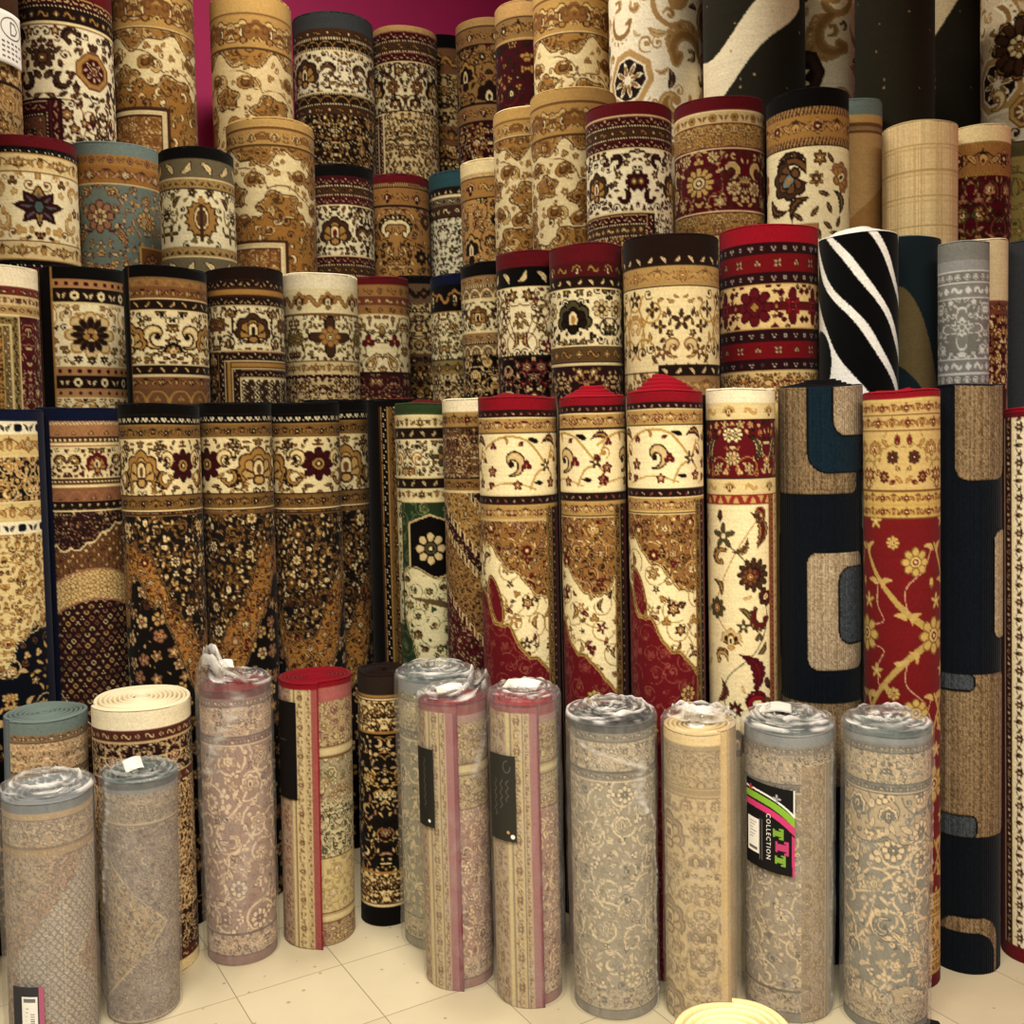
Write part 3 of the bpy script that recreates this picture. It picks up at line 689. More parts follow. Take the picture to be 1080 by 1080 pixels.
# gold arabesques on cream: tan clouds, thin vines, small rosettes
PCL = [None, C['brd'], hx('a0733a'), hx('7a5228'), C['brd'], C['cr']]; PCL2 = [None, C['br'], hx('875c2e'), hx('b5894a'), C['brd'], C['cr']]
def goldcloud(seed, top=16, band=22, shift=0., ground='f0dba6', low=None):
    g = hx(ground)*np.float32(.97)
    def f(w, h, r):
        cv = Cv(w, h, g); cv.rect(0, 0, w, top, 'gdl'); y = top
        cv.rect(0, y, w, y + 2, 'br'); y += 2
        if band:
            per = 52; b = Cv(per / 2, band, hx('b78f50'), wrap=False)
            b.stamp('palm', per * .25, band * .5, band * .42, [None, C['brd'], hx('d8b878'), hx('a87a40'), C['brd'], C['cr']]); b.stamp('cloud', 2, band * .45, band * .5, PCL2); b.stamp('split', per * .47, band * .5, band * .42, [None, C['br'], C['crd'], C['gd'], C['br'], C['cr']])
            t = np.roll(tileto(mirror(b.a), cv.W), int((cv.W / 2) + shift * S), 1); cv.paste(t, y); y += band
        rnd = random.Random(seed); hh = h - y; cx = w / 2 + shift; X, V = cv.grid(); x = X - cx; v = V - y
        c2 = Cv(w, h, hx('a0733a')); OUT = hx('4f331c'); LT = [None, OUT, hx('c29a58'), hx('8a6030'), OUT, C['cr']]; CL = [None, OUT, hx('e6cf98'), hx('c29a58'), OUT, C['cr']]; DKP = [None, OUT, hx('8a6030'), hx('a87c42'), OUT, C['cr']]
        for q in (9, 7, 5):
            for _ in range(int(w * h / 40)): c2.stamp(rnd.choice(('split', 'split', 'saz', 'pod', 'curl')), rnd.uniform(0, w), rnd.uniform(0, h), q * rnd.uniform(.8, 1.1), rnd.choice((LT, CL, DKP, LT)), rnd.uniform(0, 6), rnd.random() < .5, test=.06)
        f1 = 13 + 7 * np.sin(x / 11. + seed) + 4 * np.sin(x / 5. + 1) ; m = (v < f1) & (v > 0)
        for (ex, ev, ra, rb) in ((16, 62, 26, 17), (-36, 50, 17, 13), (66, 34, 20, 15), (-72, 84, 24, 17), (100, 80, 22, 16), (-2, 106, 30, 16), (-40, 120, 22, 14), (44, 120, 24, 15), (80, 130, 24, 16)):
            th = np.arctan2((v - ev) / rb, (x - ex) / ra); m |= np.hypot((x - ex) / ra, (v - ev) / rb) < .86 + .13 * np.cos(5 * th + ex)
        cv.mask(m, c2.a); cv.edge(m, hx('e6cf98'), 3.); cv.edge(m, OUT, 1.5); cv.occ[m] = True
        for j, (dx, dv) in enumerate(((-14, 34), (40, 30), (-26, 76), (34, 92), (-52, 30), (62, 60), (2, 84), (-60, 104), (84, 20), (-88, 50), (-100, 100), (110, 52))):
            cv.stamp('split', cx + dx + 9, y + dv + 3, 10, CL, rnd.uniform(0, 6), j % 2 == 0, test=.4); cv.stamp('pod', cx + dx, y + dv, 10.5, [None, OUT, hx('a0733a'), hx('7a5228'), OUT, C['cr']], rnd.uniform(-.5, .5), j % 2 == 0, test=.35)
        for (ax, av, bx, bv) in ((-30, 22, 4, 44), (4, 44, 40, 50), (-8, 84, 28, 78), (40, 50, 60, 84), (-60, 66, -20, 60)):
            mx, my = (ax + bx) / 2 + (bv - av) * .5, (av + bv) / 2 - (bx - ax) * .35; cv.stroke([(cx + (1 - t) ** 2 * ax + 2 * t * (1 - t) * mx + t * t * bx, y + (1 - t) ** 2 * av + 2 * t * (1 - t) * my + t * t * bv) for t in np.linspace(0, 1, 10)], 1.2, hx('6b4628'))
        for (dx, dv, kd, R) in ((-2, 34, 'dai8', 9), (-22, 38, 'bud', 6), (14, 28, 'tref', 5), (-12, 18, 'tref', 5), (10, 66, 'curl', 7), (-30, 86, 'curl', 6), (28, 30, 'leafc', 6), (60, 50, 'dai8', 9), (-60, 60, 'dai8', 8)):
            cv.stamp(kd, cx + dx, y + dv, R, pal('brd gd gdl dk cr'), rnd.uniform(0, .6), test=.2)
        for _ in range(420):
            cv.stamp(rnd.choice(('leafc', 'tref', 'bud', 'curl', 'ros5', 'split')), rnd.uniform(0, w), rnd.uniform(y + 3, h), rnd.uniform(3, 5.6), pal('br gd gdl dk cr'), rnd.uniform(0, 6), test=.02)
        if low: low(cv, y)
        return cv
    return f
def goldlow(v0, x=16):
    def f(cv, y):
        X, V = cv.grid(); m = V > v0 + 5 * np.sin((X - cv.w / 2) * .16) + 3 * np.sin(X * .33)
        c2 = Cv(cv.w, cv.h, hx('9c6d34')); rnd = random.Random(8)
        for _ in range(900): c2.stamp(rnd.choice(('split', 'curl', 'pod', 'split')), rnd.uniform(0, cv.w), rnd.uniform(v0 - 5, cv.h), rnd.uniform(4.5, 8), rnd.choice((pal('brd gdl gdd br cr'), pal('brd gd cr br cr'), pal('brd gdd gd br cr'))), rnd.uniform(0, 6), test=.06)
        cv.mask(m, c2.a); cv.edge(m, 'brd', 1.2)
        lframe(x, [(3, 'solid', 'brd'), (3, 'dash', C['mrd'], PL), (2, 'solid', 'cr'), (2, 'solid', 'brd')], fieldf(hx('7a4a2a'), seed=4, sc=6, pals=[PD, PV], vine='gd'))(cv, v0 + 22)
    return f

G_DK = lambda h, st='dia', per=None: (h, st, 'dk', PL) if per is None else (h, st, 'dk', PL, per)
def dkborder(k=1.):
    """dark brown and white pearl borders"""
    return [(2 * k, 'solid', 'cr'), (7 * k, 'tri', 'mrd', pal('dk crd rs dk cr'), 7), (2.2 * k, 'dots', 'dk', PL, 3), (8 * k, 'ess', 'brd', pal('dk gd cr rs cr'), 9), (2.2 * k, 'dots', 'dk', PL, 3), (7 * k, 'tri', 'mrd', pal('dk crd rs dk cr'), 7), (1.4 * k, 'solid', 'cr')]

# black rugs with a cream band, gold and black medallion field (the run of equals on the left)
PB1 = pal('dk gdd gd dk cr'); PB2 = pal('dk dk gd gdd cr'); PB3 = pal('brd gd gdl dk cr')
BLROWS = lambda sh: [(11, 'solid', 'bk'), (11, 'bell', 'bk', pal('bk crw gd dk cr'), 10), (1.2, 'solid', 'gd'), (13, 'flor', hx('7d5c32'), pal('dk gd dk mr cr'), 14), (1.5, 'solid', 'cr'),
    (56, 'floral', 'ecd9a6', FL(5, 11, [PB1, PB2, PB3], per=104, shift=sh, vine='dk', vw=.16, big=(('palm', 0, 29, 24, 0, pal('brd gd gdl br cr')), ('dai8', 52, 26, 19, 0, pal('dk mrd gd dk cr')), ('split', 30, 20, 12, .6, pal('dk gdl cr gdd cr')), ('acan', 31, 44, 13, 2.2, PB2), ('ros6', 24, 7, 6, 0, PK)), n=3, tries=200)), (1.5, 'solid', 'dk'),
    (14, 'flor', hx('7d5c32'), pal('dk gd dk mr cr'), 14), (1.5, 'solid', 'cr'), (1.5, 'solid', 'dk')]
for _r in (0,): pass
def blackmed(sh, ph):
    def field(cv, y):
        X, V = cv.grid(); x = X - cv.w / 2
        gold = floral(cv.w, cv.h, hx('a87436'), [pal('dk mr gd cr cr'), pal('dk gd cr mr cr'), pal('brd rs gdl dk cr')], seed=21 + sh, sc=9.5, vine='brd', mir=False, n=40, tries=700, kinds=('dai8', 'ros6', 'ros8', 'bud'))
        dk1 = floral(cv.w, cv.h, hx('1d1714'), [pal('gdd cr gd dk cr'), pal('gdd brd gd cr cr'), pal('bk cr rs dk cr')], seed=33 + sh, sc=10, vine=hx('6b4d2c'), mir=False, n=36, tries=700, kinds=('dai8', 'split', 'bud', 'curl'), fill=('leafc', 'bud', 'tref', 'leaf', 'curl', 'leafc'))
        c3 = Cv(cv.w, cv.h, hx('15110f')); rnd = random.Random(5 + sh); R9 = [pal('brd rs gdl mr cr'), pal('brd crd rs mr cr'), pal('dk gdl rs dk cr')]
        for _ in range(1100): c3.stamp('dai5' if rnd.random() < .6 else 'ros5', rnd.uniform(0, cv.w), rnd.uniform(y, cv.h), rnd.uniform(7, 9.5), rnd.choice(R9), rnd.uniform(0, 6), test=.01)
        for _ in range(500): c3.stamp(rnd.choice(('leafc', 'leaf', 'bud')), rnd.uniform(0, cv.w), rnd.uniform(y, cv.h), rnd.uniform(2.4, 4), pal('dk crd gd gd cr'), rnd.uniform(0, 6), test=.01)
        cv.a[int(y * S):] = gold[int(y * S):]
        lob = 13 * np.abs(np.sin(x * .085 + 1)) + 4 * np.abs(np.sin(x * .19))
        f1 = y + 72 + 52 * np.cos((x - ph) / 150 * 2 * PI) + lob
        m1 = (V > y + 2) & (V < f1); cv.mask(m1, dk1); 
        f2 = y + 158 + 62 * np.cos((x - ph - 6) / 150 * 2 * PI) - 2 * lob + 9 * np.sin(x * .2)
        m2 = V > f2; cv.mask(m2, c3.a); cv.edge(m1, hx('7b5a35'), 2.6); cv.edge(m1, 'dk', 1.); cv.edge(m2, hx('8a6a44'), 2.6); cv.edge(m2, 'dk', 1.)
        for k in range(-3, 4):                                # scroll hooks along the lobes
            for (q, s_) in ((ph + 150 * k + 34, 1), (ph + 150 * k - 34, -1)):
                cv.stamp('curl', cv.w / 2 + q, y + 96, 9, pal('brd gd gd dk cr'), .6 * s_, s_ < 0)
    return field

# red rugs with cream, brown and maroon corners (three equals in the middle)
def redcorner(sh, xb=None, bind=14):
    PA = pal('mrd mr gd dk cr'); PB_ = pal('dk gd crd mr cr')
    rows = [(bind, 'solid', 'rd'), (7.5, 'leaf', 'dk', pal('dk crw rd dk cr'), 9), (1, 'solid', 'cr'), (14, 'flor', hx('b08c4e'), pal('mrd crd gd dk cr'), 15), (1.3, 'solid', 'dk'),
        (64, 'solid', 'f1dfae'), (1.2, 'solid', 'dk'),
        (8, 'leaf', 'dk', pal('dk crw rd dk cr'), 10), (1, 'solid', 'cr'), (14, 'flor', hx('b08c4e'), pal('mrd crd gd dk cr'), 15), (1.2, 'solid', 'dk')]
    G_ = hx('b3924f')
    def scrolls_(cv, y):
        for k in (-1, 0, 1):
            ox = cv.w / 2 + sh + k * cv.w / 3
            cv.stroke([(ox - 40 + t * 84, y + 22 - 18 * math.sin(t * 3.3 + .3) + 40 * max(0, t - .62)) for t in np.linspace(0, 1, 22)], 2.6, G_)
            cv.stroke([(ox + 44 - t * 30, y + 16 + 44 * t + 6 * math.sin(t * 6)) for t in np.linspace(0, 1, 14)], 2.4, G_); cv.stroke([(ox - 40 + t * 60, y + 60 - 8 * math.sin(t * 3)) for t in np.linspace(0, 1, 14)], 1.6, G_)
            for (m_, dx, dy, R, a, p) in (('split', -6, 32, 17, .5, pal('dk gdl crd gd cr')), ('saz', 40, 8, 12, 1.4, pal('dk mr gd cr cr')), ('tref', 10, 34, 7, 0, PA), ('tref', -28, 14, 5, 0, PA), ('ros5', -30, 40, 7, 0, PA), ('tref', -32, 54, 5, .8, PA), ('ros5', 0, 54, 6, 0, PA), ('star', 34, 34, 8, .3, pal('dk brd gd mr cr')), ('leaf', 18, 8, 7, 1.2, pal('bk bk dk dk cr')), ('leaf', 24, 52, 6, 1.5, pal('bk bk dk dk cr')), ('ros5', 42, 52, 7, 0, PA), ('curl', 44, 24, 8, 0, pal('gd gd gd dk cr')), ('leafc', -12, 8, 5, .5, pal('br gd gd dk cr')), ('bud', 4, 12, 5, 2, PA), ('bud', -42, 28, 5, 1, PA)):
                cv.stamp(m_, ox + dx, y + dy, R, p, a)
    def field(cv, y):
        scrolls_(cv, y - 26.2 - 64); X, V = cv.grid(); x = X - cv.w / 2 - sh
        brn = floral(cv.w, cv.h, hx('8d6434'), [pal('dk rs gdl mr cr'), pal('dk mr gd cr cr'), pal('brd gdl cr mr cr')], seed=7, sc=11, vine=hx('c9a468'), mir=False, n=40, tries=700, kinds=('dai8', 'split', 'ros6', 'palm'))
        crm = floral(cv.w, cv.h, hx('efdfae'), [pal('dk brd gd mr cr'), pal('dk mr gdl dk cr'), pal('brd gd gdl mr cr')], seed=13, sc=13, vine=hx('a3854a'), mir=False, n=26, tries=240, kinds=('star', 'saz', 'ros6', 'saz'), fill=('leafc', 'star', 'tref', 'leafc'))
        red = floral(cv.w, cv.h, hx('64141a'), [[None, hx('8a4a3c'), hx('64141a'), hx('7a2a26'), hx('64141a'), hx('8a4a3c')]], seed=17, sc=10, vine=hx('8a4a3c'), mir=False, n=30, tries=160, kinds=('ros5', 'bud', 'curl'), vw=.07)
        cv.a[int(y * S):] = crm[int(y * S):]
        lob = 7 * np.abs(np.sin(x * .1)) + 3 * np.abs(np.sin(x * .21 + 1)); per = 190.
        xx = np.mod(x + per / 2, per) - per / 2
        m1 = (V > y) & (V < y + 18 + np.clip(xx + 42, 0, 80) * .85 + lob - np.clip(xx - 30, 0, 200) * 1.1); cv.mask(m1, brn)
        m2 = V > y + 96 + np.clip(xx + 42, -40, 95) * .95 - lob + 5 * np.sin(xx * .16); cv.mask(m2, red)
        m3 = (np.hypot(xx + 30 - .25 * (V - y - 84), (V - y - 84) * .36) < 9) & ~m1; cv.mask(m3, red); cv.edge(m3, hx('b3924f'), 3); cv.edge(m3, 'dk', 1.1)
        cv.edge(m1, hx('d8bd80'), 3.4); cv.edge(m1, 'dk', 1.2); cv.edge(m2, hx('b3924f'), 4.2); cv.edge(m2, hx('4d3120'), 1.2)
        for (q, v) in ((28, 190), (20, 222), (-16, 228)): cv.stamp('dai8', cv.w / 2 + sh + q, y + v, 11, pal('dk gdl rs mr cr'))
        if xb is not None: corner(cv, xb + 1, y - 12, [(10, 'flor', hx('7d6234'), pal('dk gd mr dk cr'), 13), (1, 'solid', 'dk'), (6, 'leaf', 'dk', pal('dk crw gd dk cr'), 9), (14, 'solid', 'mr')])
    return D(rows, field)

def muted(seed, bgc='b7a27c', dark='8c7a5c', top='fbl', bind=12, rows=None, sc=10, light='cdbb95', core='7a6a50', mid=None, midband=0):  # for wrapped rolls the film's haze is mixed into the yarn colours
    q = lambda c, f: ''.join('%02x' % int(min(255, max(0, v * 255 * f))) for v in hx(c))
    bgc, dark, light, core = q(bgc, 1.1), q(dark, .98), q(light, 1.16), q(core, .74); mid = mid and q(mid, 1.06); sc = sc * 1.15
    """muted machine carpet: tone-on-tone blossoms"""
    A = [None, hx(core), hx(light), hx(dark), hx(core), hx(light)]; B_ = [None, hx(dark), hx(bgc), hx(light), hx(core), hx(light)]; Cc = [None, hx(dark), hx(light), hx(bgc), hx(core), hx(light)]
    rr = rows or [(bind, 'solid', top), (8, 'flor', hx(dark), A, 9), (1.2, 'solid', hx(core)), (30, 'floral', hx(bgc), FL(seed, 9, [A, Cc], per=70, vine=hx(light), n=5)), (1.4, 'solid', hx(core)), (8, 'flor', hx(dark), A, 9), (1, 'solid', hx(light))]
    def field(cv, y):
        h = cv.h - y
        if h < 2: return
        t = floral(cv.w, h, hx(mid or bgc), [A, Cc, B_], seed=seed + 1, sc=sc, vine=hx(light), mir=False, n=60, tries=900, kinds=('dai8', 'palm', 'split', 'ros6', 'saz'), vw=.13); cv.paste(t, y)
        if midband:
            X, V = cv.grid(); x = X - cv.w / 2
            f = floral(cv.w, cv.h, hx(bgc), [A, Cc], seed=seed + 5, sc=sc, vine=hx(dark), mir=False, n=50, tries=700, kinds=('dai8', 'palm', 'ros6'))
            m = (V < y + midband + 9 * np.abs(np.sin(x * .07))) & (V > y); cv.mask(m, f); cv.edge(m, hx(core), 1.)
            m = V > cv.h - midband - 9 * np.abs(np.sin(x * .07)); cv.mask(m, f); cv.edge(m, hx(core), 1.)
        bands(cv, cv.h - 34, [(1.2, 'solid', hx(core)), (22, 'floral', hx(bgc), FL(seed + 3, 8, [A, Cc], per=60, vine=hx(light), n=4)), (1.2, 'solid', hx(core)), (20, 'solid', hx(dark))])
    return D(rr, field, bg=hx(bgc))
def sidebar(des, xs, rows, cut=None):
    """add upright bars to a finished design: outer end of the rug showing its own border"""
    def f(w, h, r):
        cv = des(w, h, r)
        for (x, y0, rw, right) in xs: corner(cv, x, y0, rw, right)
        return cv
    return f
def blocks(kind):
    """modern carved rug: rounded taupe and slate blocks on midnight blue"""
    def f(w, h, r):
        cv = Cv(w, h, hx('0a0e13')); X, V = cv.grid(); x = X - w / 2; rng = np.random.default_rng(4)
        st = rng.normal(0, 1, (1, cv.W)); st = np.repeat(st, cv.H, 0) * .7 + np.repeat(np.repeat(rng.normal(0, 1.1, ((cv.H + 2) // 3, cv.W)), 3, 0), 1, 1)[:cv.H, :cv.W]
        def heather(a, b): t = np.clip(.5 + .28 * st, 0, 1)[..., None]; return hx(a) * (1 - t) + hx(b) * t
        tau, sla, nav, nv2 = heather('463623', 'a38a68'), heather('23272c', '52585e'), heather('080b10', '10161e'), heather('0d1a24', '162a36')
        lt = heather('75624a', 'c9b596')
        def rr(x0, y0, x1, y1, rad):
            dx = np.maximum(np.maximum(x0 + rad - x, x - x1 + rad), 0); dy = np.maximum(np.maximum(y0 + rad - V, V - y1 + rad), 0)
            return (np.hypot(dx, dy) < rad) & (x > x0) & (x < x1) & (V > y0) & (V < y1)
        cv.a[:] = nav; hg = np.zeros((cv.H, cv.W), np.float32)
        for (m, a) in ((kind(rr, dict(t=tau, s=sla, n=nav, b=nv2, l=lt)))):
            cv.mask(m, a); cv.edge(m, hx('0c0b0a'), 2.); hg[m] = .0035
        for _ in range(3): hg = (hg + np.roll(hg, 1, 0) + np.roll(hg, -1, 0) + np.roll(hg, 1, 1) + np.roll(hg, -1, 1)) / 5
        cv.hgt = hg - .0035
        return cv
    return f
def waves(dark, light, fn):
    def f(w, h, r):
        cv = Cv(w, h, hx(dark)); X, V = cv.grid(); m = fn(X - w / 2, V); L_ = Cv(w, h, hx(light)); cv.mask(m, L_.a); return cv
    return f
def speck(des, col, n, R=1.6, m=None):
    def f(w, h, r):
        cv = des(w, h, r); rnd = random.Random(2)
        for _ in range(n): cv.stamp('dot', rnd.uniform(0, w), rnd.uniform(0, h), rnd.uniform(.8, R), [None, None, hx(col), None, None, None])
        return cv
    return f
def topbar(col, h=9):
    return lambda cv: cv.rect(0, 0, cv.w, h, col)

# ================================================================ the rolls
G5, G4, G3, G2, G1 = 'tallest rugs in the back row', 'rugs in the fourth row', 'rugs in the third row', 'tall rugs in the second row', 'short rugs standing in front on the floor'
def grp(g, vis, **kk):
    def f(i, x0, x1, yt, Y, label, design, **k):
        d = dict(kk); d.update(k); v = d.pop('v', vis)
        return roll(i, x0, x1, yt, Y, label=label, design=design, group=g, vis=v, **d)
    return f
r5 = grp(G5, 215); r4 = grp(G4, 165); r3 = grp(G3, 155); r2 = grp(G2, None)

# ---------------- back row
PMR = pal('mrd mr gd dk cr')
r5('ea', -74, 13, -40, 3.75, 'tan and brown flowered back-row rug roll with the white price card taped to it', D([(50, 'solid', 'brd'), (60, 'floral', hx('c9ad7c'), FL(2, 12, [PB, PG], vine='br')), (3, 'solid', 'dk')], fieldf(hx('a88a5c'), seed=9, sc=12, pals=[PB, PG], vine='br')), edge='br')
r5('eb', 13, 113, -40, 3.8, 'cream back-row rug roll with dark maroon flowers, just right of the white price card',
   D([(30, 'solid', 'mr'), (10, 'tri', 'mrd', PL, 8), (3, 'dots', 'dk', PL, 4), (14, 'ess', 'dk', pal('dk gd cr mr cr'), 14), (3, 'solid', 'cr'), (1.5, 'solid', 'br'),
      (73, 'floral', 'f0e2bb', FL(12, 17, [pal('mrd brd gd mr cr'), pal('dk brd br gd cr')], per=100, shift=-23, vine=hx('8a5c33'), vw=.13, big=(('cart', 50, 40, 21, 0, pal('br gd mrd mrd cr')), ('dai8', 0, 32, 14, 0, pal('dk brd br dk cr')), ('acan', 24, 12, 13, .6, pal('dk mrd brd dk cr')), ('acan', 22, 58, 13, 2.2, pal('dk mrd brd dk cr'))), n=3, tries=160))],
     over(fieldf(hx('f0e2bb'), seed=31, sc=15, pals=[pal('mrd brd gd mr cr'), pal('dk brd br gd cr')], vine=hx('8a5c33'), per=90), lframe(-4, [(2, 'solid', 'dk'), (12, 'tri', 'mrd', pal('dk rs crd dk cr'), 10), (4, 'dots', 'dk', PL, 4), (12, 'ess', hx('6b4030'), pal('dk gd gdl dk cr')), (4, 'dots', 'dk', PL, 4)], fieldf('mrd', seed=2, sc=8, pals=[PD, PV], vine='gd')))), edge='mr')
r5('ec', 112, 201, -40, 3.9, 'gold and cream arabesque back-row rug roll left of the strip of magenta wall', goldcloud(4, 22, 40, 6, low=goldlow(122)), edge='gd')
r5('ed', 219, 306, -9, 4.0, 'gold arabesque back-row rug roll right of the strip of magenta wall', goldcloud(9, 20, 34, 6, ground='e6cd97'), edge='gd', coil='gd')
def ringfield(bg, p): return fieldf(bg, seed=3, sc=7, pals=p, vine='br')
DKR = [(9, 'ess', 'brd', pal('dk gd cr rs cr'), 12), (2.4, 'dots', 'dk', PL, 3), (8, 'scal', 'dk', pal('dk gd crd rs cr'), 16), (2.4, 'dots', 'dk', PL, 3)]
r5('ee', 306, 393, 10, 4.15, 'back-row rug roll with a black top edge and cream palmette band before the magenta wall',
   D([(18, 'solid', 'ch')] + DKR + [(1.5, 'solid', 'cr'), (40, 'floral', 'eadcb4', FL(6, 10, [PB1, pal('dk dk br gd cr')], per=84, shift=12, vine='dk', big=(('palm', 42, 20, 18, 0, pal('dk brd gd dk cr')), ('acan', 12, 20, 11, .4, pal('dk dk br dk cr'))), n=5)), (1.5, 'solid', 'cr')] + DKR[::-1], fieldf('dk', seed=1, sc=7, pals=[PD, PL], vine='gd')), edge='ch', coil='ch')
r5('ef', 389, 461, 26, 4.3, 'back-row rug roll with a beige top edge and dark maroon stepped corner',
   D([(6, 'solid', 'tn'), (9, 'tri', 'mrd', pal('dk crd rs dk cr'), 7), (2, 'dots', 'dk', PL, 3), (8, 'ess', 'brd', pal('dk gd cr rs cr'), 9), (2, 'dots', 'dk', PL, 3), (9, 'tri', 'mrd', pal('dk crd rs dk cr'), 7), (1.5, 'solid', 'crd'),
      (48, 'floral', 'd9c79c', FL(14, 10, [pal('dk brd gd dk cr'), pal('dk dk br gd cr')], per=80, vine='dk', vw=.16, big=(('dai8', 14, 24, 9, 0, pal('dk br gd dk cr')), ('palm', 40, 24, 16, 0, pal('dk dk gd dk cr'))), n=4)), (1.5, 'solid', 'dk')],
     over(fieldf('crd', seed=5, sc=8, pals=[PB1], vine='dk'), lframe(-26, [(1.5, 'solid', 'cr'), (8, 'tri', 'mrd', PL, 7), (1.5, 'solid', 'cr'), (8, 'dots', 'brd', PL, 5), (1.5, 'solid', 'cr'), (6, 'ess', 'dk', PD, 8), (1.2, 'solid', 'cr')], lambda cv, y: cv.paste(dense(cv.w, cv.h - y, 'mrd', [PL, pal('dk gd dk dk cr')], 7, ('dot', 'dia'), .3), y)))), edge='tn')
r5('eg', 436, 497, 36, 4.4, 'black-edged dark back-row rug roll deep in the corner under the magenta wall', D([(14, 'solid', 'bk'), (26, 'lotus', hx('6d4a30'), pal('dk gd brd dk cr'), 14), (52, 'floral', hx('b59a6a'), FL(3, 10, [PK, PB1], vine='dk', per=50)), (20, 'flor', hx('6d4a30'), PB1, 14)], fieldf('dk', seed=1, sc=8, pals=[PD], vine='gd')), edge='bk')
FG5 = lambda g: D([(9, 'solid', 'tn'), (1.2, 'solid', 'dk'), (17, 'lotus', hx('8d6840'), pal('dk gd gdl mr cr'), 15), (1.2, 'solid', 'dk'), (58, 'floral', hx('8f6a3c'), FL(g, 14, [pal('dk gd brd dk cr'), pal('dk mr gdl dk cr'), PK], per=64, vine='brd', big=(('fan', 32, 28, 19, 0, pal('dk gd dk dk cr')), ('fan', 0, 50, 17, 0, pal('dk dk gd dk cr'))), n=4)), (2, 'solid', 'dk'), (16, 'lotus', hx('8d6840'), pal('dk gd dk mr cr'), 13), (2, 'solid', 'dk')], fieldf('mrd', seed=2, sc=7, pals=[PL, PD], vine='gd'))
r5('eh', 478, 550, 17, 4.25, 'tan-edged brown back-row rug roll with fan palmettes, next to the narrow black-edged one', FG5(4), edge='tn', coil='tn')
r5('ei', 519, 590, -1, 4.05, 'tan-edged back-row rug roll with a beaded flower band above dark maroon field', D([(16, 'solid', 'tn'), (1.5, 'solid', 'dk'), (20, 'flor', hx('86663c'), pal('dk gd brd dk cr'), 20), (2, 'solid', 'tn'), (1.5, 'solid', 'dk')], fieldf(hx('3a0f14'), seed=6, sc=14, pals=[pal('mrd mr gd dk cr'), pal('dk dk brd dk cr'), pal('dk gd brd mr cr')], vine='mr')), edge='tn', coil='tn')
r5('ej', 559, 643, -34, 3.9, 'cream and gold arabesque back-row rug roll left of the white-and-gold scroll rug', goldcloud(15, 26, 36, 4), edge='gd')
def scrolls(seed, ground='efe3c6'):
    A = [None, hx('a88350'), hx('c7a673'), hx('8d6a3c'), C['dk'], C['cr']]; B2 = [None, hx('2b1c16'), hx('3a2820'), hx('a88350'), C['dk'], C['cr']]; Cx = [None, hx('efe3c6'), hx('b8935c'), hx('8d6a3c'), C['dk'], C['crw']]
    def f(w, h, r):
        cv = Cv(w, h, hx(ground)); rnd = random.Random(seed)
        for j in range(10):
            for i in range(3):
                cv.stamp(('acan', 'split', 'acan', 'curl', 'cart')[(i + 2 * j) % 5], w * (i + .5 * (j % 2) + .2) / 3, 12 + j * 26, 36 if (i + j) % 3 else 27, (A, B2, Cx, A)[(i + j * 2 + seed) % 4], rnd.uniform(0, 6), rnd.random() < .5, test=.35)
        for _ in range(700): cv.stamp(rnd.choice(('split', 'saz', 'acan', 'leafc', 'curl')), rnd.uniform(0, w), rnd.uniform(0, h), rnd.uniform(6, 12), rnd.choice((A, A, Cx, B2)), rnd.uniform(0, 6), rnd.random() < .5, test=.03)
        return cv
    return f
r5('ek', 639, 741, -44, 3.75, 'ivory back-row rug roll with large gold acanthus scrolls and black accents', scrolls(1), edge='cr', mat=PLAIN)
r5('el', 739, 848, -44, 3.7, 'dark olive back-row rug roll crossed by a broad cream wave', speck(waves('252219', 'efe0bd', lambda x, V: (np.abs(V + x * 1.0 + 8 * np.sin(x * .06 + 1) - 78 + .0045 * (x - 20) ** 2) < 25) & (x < 60)), 'b59b6a', 26), edge='old', mat=PLAIN)
r5('em', 820, 904, -44, 3.75, 'cream back-row rug roll with brown feathery flower between two dark olive rugs', scrolls(4, 'ecdcb8'), edge='cr', mat=PLAIN)
r5('en', 901, 984, -44, 3.7, 'plain dark olive back-row rug roll with a few tan specks', speck(D([(400, 'solid', hx('282419'))]), 'a58b5a', 22, 1.3), edge='old', mat=PLAIN)
r5('eo', 955, 1038, -44, 3.8, 'dark olive back-row rug roll with a cream wedge at its upper left', speck(waves('262219', 'e6d2a6', lambda x, V: (V < 86 - (x + 20) * 1.15 - .006 * (x + 20) ** 2) & (x < 40)), '8b764a', 22), edge='old', mat=PLAIN)
r5('ep', 1036, 1124, -44, 3.7, 'cream back-row rug roll with a big brown star flower at the picture edge', 
   lambda w, h, r: (lambda cv: [cv.stamp('dai12', w / 2 - 4, 84, 34, pal('dk brd gd dk cr')), cv.stamp('dai8', w / 2 - 4, 84, 14, pal('dk cr gd dk cr')), [cv.stamp('saz', w / 2 - 4 + 26 * math.cos(a), 84 + 30 * math.sin(a), 9, pal('dk brd gd dk cr'), -a) for a in np.arange(0, 6.2, .8)], cv.stamp('split', w / 2 - 30, 132, 15, PW), cv.stamp('cart', w / 2 + 2, 150, 18, PW), cv.stamp('acan', w / 2 - 28, 172, 15, PW)] and cv)(scrolls(9, 'ddc9a4')(w, h, r)), edge='cr', mat=PLAIN)

